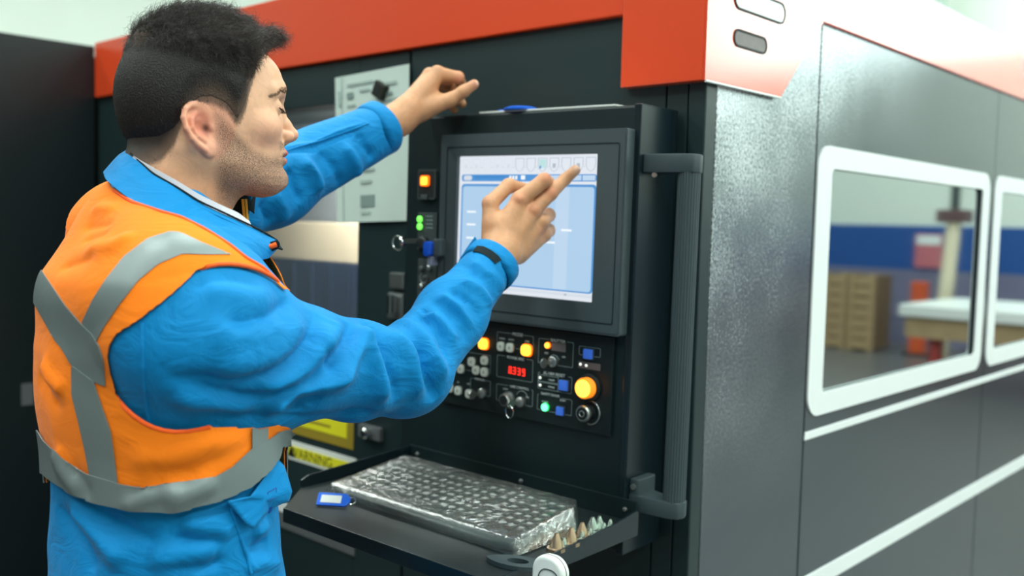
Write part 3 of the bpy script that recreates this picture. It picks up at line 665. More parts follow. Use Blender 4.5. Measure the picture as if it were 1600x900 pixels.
# laser nozzles
m_cop = mat('copper_nozzle', (196, 170, 140), .28, .85); m_nst = mat('steel_nozzle', (190, 205, 195), .22, .95)
NZ = [(879, 858, 'c', .013), (893, 846, 'k', .013), (909, 835, 'k', .012), (925, 828, 's', .013), (936, 822, 's', .011), (890, 862, 's', .007), (900, 856, 's', .0075), (911, 848, 's', .0075), (920, 842, 's', .007), (930, 836, 's', .007), (941, 830, 's', .0075), (868, 856, 's', .009), (956, 822, 's', .008), (947, 826, 's', .007)]
NZL = ['tall conical bright silver nozzle at the front end of the nozzle row', 'large conical copper nozzle, front one of the three copper nozzles', 'conical copper nozzle, middle one of the three copper nozzles', 'tan conical nozzle, rear one of the three wide nozzles', 'wide silver nozzle behind the conical nozzles near the tray corner',
 'tiny silver nozzle at the lip, nearest to the white controller', 'tiny silver nozzle at the lip, second from the white controller', 'tiny silver nozzle at the lip, third from the white controller', 'tiny silver nozzle at the lip, fourth from the white controller', 'tiny silver nozzle at the lip, fifth from the white controller', 'tiny silver nozzle at the lip, sixth from the white controller',
 'short silver nozzle lying nearest to the keyboard corner', 'silver nozzle at the far back end of the nozzle row', 'silver nozzle second from the back end of the nozzle row']
for i, (x, y, kd, r) in enumerate(NZ):
    t = tray_thing('laser_nozzle', NZL[i], 'nozzle', x, y + 6, group='metal nozzles along the right tray lip')
    mt = m_nst if kd == 's' else m_cop
    link('nozzle_flange', *lathe([(r, 0), (r, r * .35), (r * .8, r * .45)], 16), mt, t, smooth=True)
    link('nozzle_cone', *lathe([(r * .75, r * .45), (r * .62, r * .9), (r * .28, r * 1.7), (r * .2, r * 1.9)], 16), mt, t, smooth=True)
# oval lug with a hole at the front of the tray
t = tray_thing('slotted_bracket', 'dark grey metal lug with an oval hole at the front tray corner', 'bracket', 809, 884, .35)
th = np.linspace(0, 2 * math.pi, 28, endpoint=False)
link('lug_plate', *ring([(.044 * math.cos(k) * (1 - .18 * abs(math.sin(k))), .020 * math.sin(k)) for k in th], [(.015 * math.cos(k), .009 * math.sin(k)) for k in th], .0, .006, lambda a, b, d: (a, b, d)), m_gh, t)
# white control box hanging at the tray corner
_c = con(860, 868, .884)
t = thing('white_controller', 'white rounded plastic controller hanging on the front corner of the tray', 'controller', CAM + RC.T @ np.array([_c[0], .884, _c[2] - .046]), RC)
m_wp = mat('white_plastic', (222, 228, 224), .35, noise=.06, nscale=60)
link('controller_shell', *bevel(prism(rrect(-.023, .023, -.06, .046, .020, 8), -.006, .010, lambda a, b, d: (a, d, b)), .005, 3, 50), m_wp, t, smooth=True)
link('shell_seam', *ring(rrect(-.0232, .0232, -.0602, .0462, .020, 8), rrect(-.0228, .0228, -.0598, .0458, .020, 8), .0015, .0025, lambda a, b, d: (a, d, b)), m_ink, t)
link('face_rim', *ring(rrect(-.012, .019, -.05, .032, .013, 8), rrect(-.0112, .0182, -.0492, .0312, .0125, 8), -.0072, -.006, lambda a, b, d: (a, d, b)), m_btn_edge, t)
# things on top of the console
def top_thing(name, label, cat, x, y, v, rz=0):
    p = con(x, y, v); p[2] = W1 + .0005; w = CAM + RC.T @ p
    c, s = math.cos(rz), math.sin(rz); return thing(name, label, cat, w, (RC.T @ np.array([[c, -s, 0], [s, c, 0], [0, 0, 1]])).T)
t = top_thing('paper_sheet', 'thin white sheet lying on top of the console', 'paper', 880, 172, VB + .03)
link('sheet', *box(-.16, .12, -.026, .035, 0, .003, .0005), m_paper, t)
t = top_thing('plastic_lid', 'flat blue plastic cap lying on top of the console', 'lid', 815, 172, VB + .02)
link('cap_disc', *lathe([(.030, .003), (.030, .006), (.022, .009), (.008, .0095)], 24), mat('cap_blue', (14, 96, 214), .3), t, smooth=True)
link('cap_tab', *box(-.045, -.026, -.008, .008, .003, .006, .001), MATS['cap_blue'], t)
# paper in a plastic sleeve on the machine front, with a magnet
doc = thing('document_sheet', 'printed white document sheet hanging on the machine door', 'paper', (0, YM, 0))
c4 = [at_y(525, 122, YM - .004), at_y(641, 100, YM - .004), at_y(639, 345, YM - .004), at_y(529, 348, YM - .004)]
nu = nv = 14; V = []
for j in range(nv + 1):
    for i in range(nu + 1):
        s, q_ = i / nu, j / nv; p = (c4[0] * (1 - s) + c4[1] * s) * (1 - q_) + (c4[3] * (1 - s) + c4[2] * s) * q_
        V.append((p[0], p[1] - .002 - .0022 * math.sin(5 * s + 2 * q_) ** 2 * q_, p[2]))
n1 = len(V); V += [(p[0], p[1] - .0006, p[2]) for p in V]
F = []
for j in range(nv):
    for i in range(nu):
        a = j * (nu + 1) + i; F += [(a, a + 1, a + nu + 2, a + nu + 1), tuple(n1 + k for k in (a, a + 1, a + nu + 2, a + nu + 1))[::-1]]
link('page', V, F, mat('sleeve_paper', (206, 222, 214), .35, noise=.05, nscale=9), doc, world=True, smooth=True)
def on_page(s0, s1, q0, q1, mt, nm='printed_block'):
    P = [(c4[0] * (1 - s) + c4[1] * s) * (1 - q_) + (c4[3] * (1 - s) + c4[2] * s) * q_ for s, q_ in ((s0, q0), (s1, q0), (s1, q1), (s0, q1))]
    V = [(p[0], p[1] - .0056, p[2]) for p in P] + [(p[0], p[1] - .0050, p[2]) for p in P]
    link(nm, V, [(0, 1, 2, 3), (4, 7, 6, 5), (0, 4, 5, 1), (1, 5, 6, 2), (2, 6, 7, 3), (3, 7, 4, 0)], mt, doc, world=True)
m_pr = mat('print_grey', (172, 190, 184), .6); m_pr2 = mat('print_dark', (130, 150, 145), .6)
on_page(.10, .11, .0, 1, m_pr); 
for k, (s0, s1, q0, q1) in enumerate(((.18, .55, .06, .075), (.18, .27, .12, .16), (.35, .5, .11, .125), (.68, .85, .09, .11), (.66, .8, .16, .175), (.18, .3, .2, .215), (.7, .9, .2, .21), (.38, .55, .42, .44), (.36, .56, .64, .66), (.36, .52, .72, .74), (.36, .56, .82, .9), (.36, .5, .93, .95), (.05, .09, .1, .2))):
    on_page(s0, s1, q0, q1, m_pr2 if k % 3 == 1 else m_pr)
mg = thing('magnet', 'small black magnet holding the document on the door', 'magnet', at_y(598, 142, YM - .006))
link('magnet_block', *bevel(box(-.017, .017, -.014, 0, -.016, .016), .002), m_ink, mg); link('magnet_label', *box(-.012, .008, -.0146, -.014, -.011, .011), m_dark2, mg)
mg.rotation_euler = (0, math.radians(28), 0)
# ================================================================ hall furniture seen in the mirror panes (stands in the hall, right of the machine)
def refl(px, py, Yw): p = at_y(px, py, Yw); return -2 * abs(XM) - p[0], p[2]
m_pl = mat('pallet_wood', (176, 150, 112), .7, noise=.2, nscale=8); m_top = mat('bench_white', (232, 236, 232), .35); m_rl = mat('bench_red', (176, 66, 60), .5)
ty0 = 9.3; tx0 = refl(1405, 500, ty0)[0]; 
wb = thing('work_bench', 'large white topped bench with red legs reflected in the side window', 'bench', (tx0, ty0, 0))
zt_ = .72
link('bench_top', *box(-3.0, 0, 0, 1.6, zt_ - .05, zt_ + .06, .01), m_top, wb)
link('bench_frame', *box(-2.95, -.05, .05, 1.55, zt_ - .25, zt_ - .05), m_pl, wb)
for x, y in ((-.3, .2), (-1.3, .2), (-2.6, .2), (-.3, 1.4), (-2.6, 1.4)): link('leg', *box(x - .05, x + .05, y - .05, y + .05, 0, zt_ - .25), m_rl, wb)
for (pa, pb, n_) in ((1288, 1322, 4), (1326, 1366, 4)):
    xa, _ = refl(pa, 500, 11.6); xb, _ = refl(pb, 500, 11.6)
    x0_, x1_ = min(xa, xb), max(xa, xb)
    cr = thing('wooden_crate', 'tan wooden slatted crate reflected in the side window, ' + ('nearer the panel edge' if pa < 1300 else 'beside the first crate'), 'crate', ((x0_ + x1_) / 2, 11.6, 0))
    hw = (x1_ - x0_) / 2
    link('crate_core', *box(-hw + .03, hw - .03, .03, .6, .02, .93), mat('crate_inside', (120, 96, 70), .8), cr)
    for k in range(7): link('slat', *box(-hw, hw, 0, .03, .03 + k * .13, .03 + k * .13 + .105, .004), m_pl, cr)
    for x in (-hw + .03, hw - .03): link('crate_post', *box(x - .03, x + .03, -.02, .0, 0, .95), m_pl, cr)
xh, _ = refl(1490, 400, 11.0)
hz = thing('lifting_hoist', 'beige jib column with dark joint reflected in the side window', 'hoist', (xh, 11.0, 0))
_, z1_ = refl(1490, 345, 11.); _, z2_ = refl(1475, 480, 11.)
link('column', *tube([(.06, 0, 0), (.06, 0, z2_), (0, 0, z1_)], .075, 12), m_cream, hz); link('joint', *box(-.16, .16, -.12, .12, z1_ - .02, z1_ + .12, .02), mat('hoist_dark', (96, 70, 72), .5), hz)
link('upper_tube', *tube([(0, 0, z1_ + .1), (0, 0, z1_ + .7)], .05, 10), m_dark, hz)
xo, zo = refl(1440, 440, 11.8)
ob = thing('orange_post', 'orange guard post before the blue wall reflected in the side window', 'post', (xo, 11.8, 0)); link('post', *box(-.09, .09, -.05, .05, 0, zo, .01), mat('post_orange', (216, 90, 44), .5), ob); link('post_foot', *box(-.15, .15, -.1, .1, 0, .03), m_dark, ob)
xs_, zs_ = refl(1450, 392, 12.9)
sg = thing('wall_sign', 'small pink and white sign on the blue wall band', 'sign', (xs_, YB - .04, zs_)); link('sign_plate', *box(-.17, .17, -.02, 0, -.22, .22), mat('sign_pink', (196, 110, 120), .5), sg); link('sign_head', *box(-.15, .15, -.024, -.02, .08, .2), m_stripe, sg)
# ================================================================ PERSON
from mathutils.bvhtree import BVHTree
from mathutils.geometry import tessellate_polygon
f32 = np.float32
def smin(a, b, k):
    h = np.clip(.5 + .5 * (b - a) / k, 0, 1); return b * (1 - h) + a * h - k * h * (1 - h)
def smax(a, b, k): return -smin(-a, -b, k)
def sd_cone(P, a, b, ra, rb):      # round cone (approximate)
    a = np.asarray(a, float); b = np.asarray(b, float); ab = b - a; L2 = ab @ ab
    t = np.clip((P - a) @ ab / L2, 0, 1); r = ra + (rb - ra) * t
    return np.linalg.norm(P - a - t[:, None] * ab, axis=1) - r
def sd_ell(P, c, r, M=None):
    q = P - np.asarray(c, float)
    if M is not None: q = q @ np.asarray(M).T
    r = np.asarray(r, float); k0 = np.linalg.norm(q / r, axis=1); k1 = np.linalg.norm(q / (r * r), axis=1) + 1e-9
    return k0 * (k0 - 1) / k1
def chain(P, pts, rs, k=.01):
    d = None
    for i in range(len(pts) - 1):
        e = sd_cone(P, pts[i], pts[i + 1], rs[i], rs[i + 1]); d = e if d is None else smin(d, e, k)
    return d
def mesh_sdf(fn, lo, hi, h, newton=2, blk=4):
    """surface nets of fn on a block-sparse grid"""
    lo = np.asarray(lo, float); n = np.ceil((np.asarray(hi) - lo) / h / blk).astype(int); nf = n * blk + 1
    G = np.full(tuple(nf), 1., f32)
    cc = [lo[i] + (np.arange(n[i]) + .5) * blk * h for i in range(3)]
    C = np.stack(np.meshgrid(*cc, indexing='ij'), -1).reshape(-1, 3); dc = fn(C)
    G[:] = 1
    sgn = np.where(dc < 0, -1., 1.).astype(f32).reshape(tuple(n))
    G[:-1, :-1, :-1] = np.repeat(np.repeat(np.repeat(sgn, blk, 0), blk, 1), blk, 2)
    act = np.argwhere((np.abs(dc) < blk * h * 1.35).reshape(tuple(n)))
    o = np.stack(np.meshgrid(*[np.arange(blk + 1)] * 3, indexing='ij'), -1).reshape(-1, 3)
    idx = (act[:, None, :] * blk + o[None]).reshape(-1, 3)
    fl = np.unique(np.ravel_multi_index(idx.T, tuple(nf))); ii = np.stack(np.unravel_index(fl, tuple(nf)), -1)
    val = np.empty(len(fl))
    for s in range(0, len(fl), 400000): val[s:s + 400000] = fn(lo + ii[s:s + 400000] * h)
    G.reshape(-1)[fl] = val
    s = G < 0
    a = [G[i:nf[0] - 1 + i, j:nf[1] - 1 + j, k:nf[2] - 1 + k] for i in (0, 1) for j in (0, 1) for k in (0, 1)]
    cnt = sum((x < 0).astype(np.int8) for x in a); mask = (cnt > 0) & (cnt < 8)
    cell = np.argwhere(mask); vid = -np.ones(mask.shape, np.int32); vid[mask] = np.arange(len(cell))
    cv = np.stack([x[mask] for x in a], 1); off = np.array([(i, j, k) for i in (0, 1) for j in (0, 1) for k in (0, 1)], float)
    acc = np.zeros((len(cell), 3)); w = np.zeros(len(cell))
    for e0 in range(8):
        for e1 in range(e0 + 1, 8):
            if abs(off[e0] - off[e1]).sum() != 1: continue
            v0, v1 = cv[:, e0], cv[:, e1]; m = (v0 < 0) != (v1 < 0); t = np.where(m, v0 / np.where(m, v0 - v1, 1), 0)
            acc += np.where(m[:, None], off[e0] + (off[e1] - off[e0]) * t[:, None], 0); w += m
    V = lo + (cell + acc / w[:, None]) * h
    for _ in range(newton):
        e = h * .4; d = fn(V); g = np.stack([fn(V + np.eye(3)[i] * e) - d for i in range(3)], 1) / e
        gl = np.linalg.norm(g, axis=1) + 1e-6; step = np.clip(d / gl, -h * .5, h * .5); V = V - g / gl[:, None] * step[:, None]
    F = []
    sh = vid.shape
    for ax in range(3):
        o1, o2 = [q for q in range(3) if q != ax]
        sl0 = [slice(None)] * 3; sl1 = [slice(None)] * 3; sl0[ax] = slice(0, -1); sl1[ax] = slice(1, None)
        ch = s[tuple(sl0)] != s[tuple(sl1)]; ed = np.argwhere(ch); ed = ed[(ed[:, o1] > 0) & (ed[:, o2] > 0) & (ed[:, o1] < sh[o1]) & (ed[:, o2] < sh[o2])]
        q = []
        for d1, d2 in ((-1, -1), (0, -1), (0, 0), (-1, 0)):
            c = ed.copy(); c[:, o1] += d1; c[:, o2] += d2; q.append(vid[c[:, 0], c[:, 1], c[:, 2]])
        q = np.stack(q, 1); fl_ = s[ed[:, 0], ed[:, 1], ed[:, 2]]
        if ax == 1: fl_ = ~fl_
        q[~fl_] = q[~fl_][:, ::-1]; F.append(q[(q >= 0).all(1)])
    return V, np.concatenate(F)
def vnormals(V, F):
    F = np.asarray(F); n = np.zeros_like(V)
    fn_ = np.cross(V[F[:, 2]] - V[F[:, 0]], V[F[:, -1]] - V[F[:, 1]])
    for i in range(F.shape[1]): np.add.at(n, F[:, i], fn_)
    return n / (np.linalg.norm(n, axis=1)[:, None] + 1e-12)
def smooth_v(V, F, it=1, lam=.5):
    F = np.asarray(F); k = F.shape[1]
    for _ in range(it):
        a = np.zeros_like(V); c = np.zeros(len(V))
        for i in range(k):
            for j in ((i + 1) % k,):
                np.add.at(a, F[:, i], V[F[:, j]]); np.add.at(c, F[:, i], 1); np.add.at(a, F[:, j], V[F[:, i]]); np.add.at(c, F[:, j], 1)
        V = V + lam * (a / np.maximum(c, 1)[:, None] - V)
    return V
def project(V):
    q = (V - CAM) @ R; return np.stack([800 + FPX * q[:, 0] / q[:, 2], 450 + FPX * q[:, 1] / q[:, 2]], 1), q[:, 2]
def clip(V, F, g):
    """keep the part of the mesh where g > 0, with clean cut edges; returns V, triangles"""
    F = np.asarray(F)
    T = np.concatenate([F[:, [0, 1, 2]], F[:, [0, 2, 3]]]) if F.shape[1] == 4 else F
    s = g > 0; c = s[T].sum(1); keep = T[c == 3]; VV = list(map(tuple, V)); cut = {}; out = []
    def cr(i, j):
        k = (min(i, j), max(i, j))
        if k not in cut:
            t = g[i] / (g[i] - g[j]); cut[k] = len(VV); VV.append(tuple(V[i] + (V[j] - V[i]) * t))
        return cut[k]
    for t in T[(c == 1) | (c == 2)].tolist():
        for r in range(3):
            a, b, d = t[r], t[(r + 1) % 3], t[(r + 2) % 3]
            if s[a] and not s[b] and not s[d]: out.append((a, cr(a, b), cr(a, d))); break
            if not s[a] and s[b] and s[d]: x, y = cr(a, b), cr(a, d); out.append((x, b, d)); out.append((x, d, y)); break
    T2 = np.concatenate([keep, np.array(out, int).reshape(-1, 3)]); VV = np.array(VV)
    u, inv = np.unique(T2, return_inverse=True); return VV[u], inv.reshape(-1, 3)
def biggest(V, T):
    lab = np.arange(len(V))
    for _ in range(400):
        m = lab[T].min(1); n0 = lab.copy()
        for i in range(3): np.minimum.at(lab, T[:, i], m)
        lab = lab[lab]
        if (lab == n0).all(): break
    u, c = np.unique(lab[T[:, 0]], return_counts=True); T = T[lab[T[:, 0]] == u[c.argmax()]]; u, inv = np.unique(T, return_inverse=True); return V[u], inv.reshape(-1, 3)
def thicken(V, T, t):
    """closed shell: outer surface V, inner surface moved in by t"""
    N = vnormals(V, T); n = len(V); T = np.asarray(T)
    E = np.concatenate([T[:, [0, 1]], T[:, [1, 2]], T[:, [2, 0]]]); key = E[:, 0].astype(np.int64) * n + E[:, 1]; rev = E[:, 1].astype(np.int64) * n + E[:, 0]
    B = E[~np.isin(key, rev)]
    tri = np.concatenate([T, T[:, ::-1] + n, np.stack([B[:, 1], B[:, 0], B[:, 0] + n], 1), np.stack([B[:, 1], B[:, 0] + n, B[:, 1] + n], 1)])
    return np.concatenate([V, V - N * t]), tri
def poly_sd(Q, poly):
    """signed distance (positive inside) in pixels to a polygon"""
    P = np.asarray(poly, float); d = np.full(len(Q), 1e9); ins = np.zeros(len(Q), bool)
    for i in range(len(P)):
        a, b = P[i], P[(i + 1) % len(P)]; ab = b - a; t = np.clip((Q - a) @ ab / (ab @ ab + 1e-9), 0, 1)
        d = np.minimum(d, np.linalg.norm(Q - a - t[:, None] * ab, axis=1))
        c = ((a[1] > Q[:, 1]) != (b[1] > Q[:, 1])) & (Q[:, 0] < (b[0] - a[0]) * (Q[:, 1] - a[1]) / (b[1] - a[1] + 1e-12) + a[0]); ins ^= c
    return np.where(ins, d, -d)
def link_np(name, V, F, material, parent, smooth=True, col=None, sharp=None):
    me = bpy.data.meshes.new(name); F = np.asarray(F); k = F.shape[1]
    me.vertices.add(len(V)); me.vertices.foreach_set('co', np.asarray(V, f32).ravel()); me.loops.add(F.size); me.loops.foreach_set('vertex_index', F.astype(np.int32).ravel())
    me.polygons.add(len(F)); me.polygons.foreach_set('loop_start', np.arange(0, F.size, k, dtype=np.int32)); me.polygons.foreach_set('use_smooth', [smooth] * len(F)); me.update(calc_edges=True)
    if col is not None:
        for nm, arr in col.items():
            at = me.color_attributes.new(nm, 'FLOAT_COLOR', 'POINT'); at.data.foreach_set('color', np.concatenate([arr, np.ones((len(arr), 1))], 1).astype(f32).ravel())
    o = bpy.data.objects.new(name, me); COL.objects.link(o); o.data.materials.append(material)
    if sharp: me.set_sharp_from_angle(angle=math.radians(sharp))
    o.parent = parent; return o
J = lambda px, py, d: at_depth(px, py, d)
# ---- joints
BODY = np.array([-1.046, .553])                     # torso axis on the floor plan; chest faces +y
NB = J(262, 322, 1.17)                              # neck base
RSH, REL, RWR = J(318, 486, 1.02), J(632, 582, 1.265), J(770, 411, 1.442)
LSH, LEL, LWR = J(200, 372, 1.27), J(425, 285, 1.46), J(597, 200, 1.606)
person = thing('person', 'dark-haired man in orange safety vest and blue jacket touching the machine screen', 'person', (BODY[0], BODY[1], 0))
PO = np.array([BODY[0], BODY[1], 0.])
def pl_(name, V, F, material, parent=None, off=True, **k): return link_np(name, np.asarray(V) - PO, F, material, parent or person, **k)
# torso sections: z, half width, half depth, forward shift
TS = np.array([(.80, .165, .120, .0), (.95, .168, .122, .0), (1.03, .158, .114, .0), (1.12, .152, .107, -.002), (1.20, .152, .107, -.004), (1.30, .158, .112, -.008), (1.38, .152, .104, -.008), (1.45, .125, .090, .0), (1.50, .08, .06, .02)])
def torso(P, off=0.):
    z = P[:, 2]; a = np.interp(z, TS[:, 0], TS[:, 1]); b = np.interp(z, TS[:, 0], TS[:, 2]); s = np.interp(z, TS[:, 0], TS[:, 3])
    x = (P[:, 0] - BODY[0]); y = (P[:, 1] - BODY[1] - s); n = 2.35
    r = (np.abs(x / a) ** n + np.abs(y / b) ** n) ** (1 / n); d = (r - 1) * b * (.55 + .45 * np.clip(np.abs(x / a) / (r + 1e-6), 0, 1) * a / b)
    top = z - 1.43; d = smax(d, top, .09)
    yoke = smin(sd_cone(P, RSH + np.array([-.03, -.01, .005]), NB + np.array([.02, -.01, -.03]), .066, .066), sd_cone(P, LSH + np.array([.03, 0, 0]), NB + np.array([-.02, -.01, -.03]), .066, .066), .03)
    return smin(d, yoke, .055) - off
def right_sleeve(P):
    d = chain(P, [J(312, 532, 1.02), J(455, 566, 1.12), J(560, 580, 1.20), REL, REL * .5 + RWR * .5, RWR + (REL - RWR) * .05], [.078, .067, .059, .053, .047, .0385], .02)
    d = smin(d, sd_ell(P, REL + np.array([0, 0, -.002]), (.058, .058, .053)), .02)
    return d
def left_sleeve(P):
    return chain(P, [LSH, LEL, LWR + (LEL - LWR) * .08], [.072, .060, .044], .03)
def jacket_f(P):
    d = smin(torso(P), smin(right_sleeve(P), left_sleeve(P), .03), .035)
    neck = sd_cone(P, NB + np.array([.0, .03, -.02]), NB + np.array([.01, .05, .25]), .058, .058)
    d = smax(d, -neck, .008)
    for w, e in ((RWR, REL), (LWR, LEL)):        # open cuffs
        ax = (w - e) / np.linalg.norm(w - e)
        near = np.linalg.norm(P - w, axis=1) < .09
        pl = (P - (w - ax * .004)) @ ax
        d = np.where(near, smax(d, pl, .004), d)
        bore = sd_cone(P, w - ax * .03, w + ax * .05, .034 if w is RWR else .036, .036); d = smax(d, -bore, .003)
    return smax(d, .86 - P[:, 2], .01)
lo = np.array([-1.36, .36, .82]); hi = np.array([-.66, 1.30, 1.72])
JV, JF = mesh_sdf(jacket_f, lo, hi, .0036)
# ---- folds: ridges and creases laid on the cloth
def bvh_of(V, F): return BVHTree.FromPolygons([tuple(v) for v in V], [tuple(int(i) for i in q) for q in F])
def on_surface(bvh, pts):
    out = []
    for x, y in pts:
        r = ray(x, y); r = r / np.linalg.norm(r); h = bvh.ray_cast(Vector(CAM), Vector(r))
        if h[0] is not None: out.append(np.array(h[0]))
    return out
def dist_poly(V, P):
    d = np.full(len(V), 1e9); tt = np.zeros(len(V)); n = len(P) - 1
    for i in range(n):
        a, b = P[i], P[i + 1]; ab = b - a; t = np.clip((V - a) @ ab / (ab @ ab + 1e-12), 0, 1); e = np.linalg.norm(V - a - t[:, None] * ab, axis=1)
        m = e < d; d = np.where(m, e, d); tt = np.where(m, (i + t) / n, tt)
    return d, tt
def folds(V, F, L):
    N = vnormals(V, F); bvh = bvh_of(V, F); D = np.zeros(len(V))
    for pts, amp, w in L:
        P = on_surface(bvh, pts)
        if len(P) < 2: continue
        lo_, hi_ = np.min(P, 0) - 3 * w, np.max(P, 0) + 3 * w; idx = np.where(((V > lo_) & (V < hi_)).all(1))[0]
        d, t = dist_poly(V[idx], P); taper = np.clip(np.minimum(t, 1 - t) * 5 + .15, 0, 1)
        D[idx] += (amp * 1.25 * taper * np.exp(-(d / w) ** 2) if amp > 0 else amp * 1.3 * taper * np.exp(-np.maximum(d - .001, 0) / w * 1.25))
    return V + N * D[:, None]
def wav(V, amp, freqs, seed):
    r = np.random.RandomState(seed); D = np.zeros(len(V))
    for f in freqs:
        k = r.randn(3); k /= np.linalg.norm(k); D += np.sin(V @ k * f + r.rand() * 6 + 1.3 * np.sin(V @ r.randn(3) * f * .4)) * amp / f * freqs[0]
    return D
v, rdg = -.009, .009
SLEEVE = [
 ([(452, 468), (440, 478), (415, 497), (379, 504), (350, 500)], -.007, .010), ([(440, 500), (410, 515), (370, 522), (320, 520)], .004, .016), ([(430, 468), (390, 468), (350, 455), (310, 450)], .004, .015), ([(408, 450), (370, 440), (330, 440), (300, 452)], -.003, .009),
 ([(492, 486), (489, 522), (464, 558), (429, 583), (379, 597), (322, 593), (280, 588)], -.010, .011), ([(470, 490), (462, 525), (430, 560), (380, 575), (330, 575)], .006, .017), ([(510, 505), (503, 540), (480, 575), (440, 600), (400, 612)], .009, .011),
 ([(549, 505), (546, 529), (528, 558), (512, 580)], -.012, .010), ([(530, 505), (525, 530), (510, 555)], .007, .011), ([(560, 510), (560, 540), (545, 570), (520, 597)], .010, .011),
 ([(262, 583), (322, 611), (379, 624), (429, 618), (482, 597), (528, 575)], -.008, .010), ([(300, 640), (360, 652), (420, 655), (480, 655), (560, 655)], -.005, .014), ([(429, 652), (436, 629), (464, 609), (510, 600), (560, 585)], .011, .012), ([(270, 615), (330, 634), (400, 642)], .006, .013),
 ([(462, 650), (475, 632), (505, 622)], -.006, .012),
 ([(558, 499), (592, 536), (611, 582), (621, 628)], -.012, .010), ([(566, 515), (580, 545), (596, 590), (600, 632)], .011, .013), ([(530, 650), (571, 648), (610, 652)], -.006, .010),
 ([(603, 507), (645, 534), (660, 567), (675, 601), (684, 628)], -.012, .009), ([(600, 520), (632, 548), (646, 580), (655, 625)], .010, .013), ([(618, 506), (655, 522), (680, 560), (698, 596)], .009, .012),
 ([(650, 490), (667, 497), (694, 529), (703, 565)], -.009, .009), ([(664, 484), (690, 503), (712, 540), (722, 570)], .007, .010), ([(656, 482), (679, 487)], -.006, .006),
 ([(701, 453), (731, 467), (752, 500)], -.007, .008), ([(686, 460), (716, 478), (738, 515)], .006, .009), ([(716, 440), (745, 450), (768, 480)], .006, .008), ([(675, 470), (708, 492), (728, 532)], -.006, .008),
 ([(716, 412), (742, 428), (775, 470)], -.005, .009), ([(735, 408), (760, 425), (788, 455)], .004, .008),
 # far sleeve
 ([(440, 232), (490, 222), (530, 205), (575, 190)], .003, .004), ([(440, 240), (490, 230), (530, 213), (575, 198)], -.004, .004),
 ([(470, 250), (490, 270), (500, 300)], .010, .012), ([(500, 235), (525, 262), (530, 290)], -.009, .011), ([(450, 260), (462, 290), (470, 320)], -.009, .012), ([(535, 225), (552, 250), (556, 272)], .008, .010), ([(560, 205), (572, 228), (582, 250)], -.010, .008), ([(430, 300), (440, 320), (445, 345)], .007, .012), ([(405, 315), (415, 335), (418, 350)], -.007, .012),
 # hem region
 ([(90, 790), (130, 850), (150, 900)], -.009, .013), ([(110, 780), (160, 840), (200, 880)], .009, .013), ([(150, 800), (200, 830), (250, 850)], -.006, .010), ([(280, 815), (330, 822), (360, 830)], .006, .010), ([(230, 870), (290, 868), (345, 850)], .006, .012), ([(260, 885), (320, 885), (350, 870)], -.006, .010),
 ([(270, 840), (310, 846), (350, 842)], -.006, .009), ([(395, 835), (415, 820), (440, 812)], .007, .010), ([(390, 860), (420, 845), (445, 835)], -.006, .010), ([(385, 890), (410, 880), (440, 880)], .006, .010),
]
JV2 = folds(JV, JF, SLEEVE)
N = vnormals(JV2, JF)
JV2 = JV2 + N * (wav(JV2, .0016, [26, 40, 61, 95], 5) + .0)[:, None]
JV2 = smooth_v(JV2, JF, 1, .35)
def cloth(name, rgb, rough=.75, sheen=.3, weave=900, bump=.12):
    m = mat(name, rgb, rough, sheen=sheen, spec=.2, bump=bump, bscale=weave, noise=.05, nscale=7); return m
m_blue_j = cloth('blue_softshell', (0, 126, 190), .7, .06)
def wrinkle_bump(m, st, dist, sc):
    _nt = m.node_tree; _b = _nt.nodes['Principled BSDF']; _old = [n for n in _nt.nodes if n.type == 'BUMP'][0]
    _w = _nt.nodes.new('ShaderNodeTexNoise'); _w.inputs['Scale'].default_value = sc; _w.inputs['Detail'].default_value = 3; _w.inputs['Distortion'].default_value = 2.2
    _mp = _nt.nodes.new('ShaderNodeMapping'); _mp.inputs['Scale'].default_value = (1, 1, 1.7); _tc = [n for n in _nt.nodes if n.type == 'TEX_COORD'][0]
    _nt.links.new(_tc.outputs['Object'], _mp.inputs[0]); _nt.links.new(_mp.outputs[0], _w.inputs['Vector'])
    _bp = _nt.nodes.new('ShaderNodeBump'); _bp.inputs['Strength'].default_value = st; _bp.inputs['Distance'].default_value = dist; _nt.links.new(_w.outputs[0], _bp.inputs['Height']); _nt.links.new(_old.outputs[0], _bp.inputs['Normal']); _nt.links.new(_bp.outputs[0], _b.inputs['Normal'])
wrinkle_bump(m_blue_j, .28, .012, 16)
jacket = pl_('jacket', JV2, JF, m_blue_j)
# ---- vest
def vest_f(P): return torso(P, .0085)
VV0, VF0 = mesh_sdf(vest_f, (-1.34, .36, 1.0), (-.74, .78, 1.56), .0045)
jb = bvh_of(JV2, JF)
Nv = vnormals(VV0, VF0)
VFOLD = [([(122, 335), (150, 325), (180, 328)], .004, .008), ([(130, 395), (180, 385), (210, 370)], .005, .010), ([(95, 420), (125, 408), (150, 400)], -.004, .008), ([(90, 365), (130, 355), (175, 350)], -.004, .009), ([(130, 375), (170, 362)], -.004, .006),
 ([(66, 560), (80, 590), (104, 612)], .007, .008), ([(60, 580), (75, 612), (98, 640)], -.005, .008), ([(90, 700), (100, 730), (130, 770)], .005, .009), ([(110, 725), (130, 750), (145, 780)], -.004, .007), ([(190, 790), (240, 772), (290, 765)], .006, .007), ([(200, 780), (230, 766), (260, 762)], -.004, .006), ([(258, 790), (300, 770), (340, 752)], .005, .008), ([(200, 715), (260, 720), (330, 700)], .004, .012), ([(225, 735), (280, 738), (350, 715)], -.003, .010), ([(300, 690), (350, 690), (385, 680)], .003, .010)]
VV1 = folds(VV0, VF0, VFOLD)
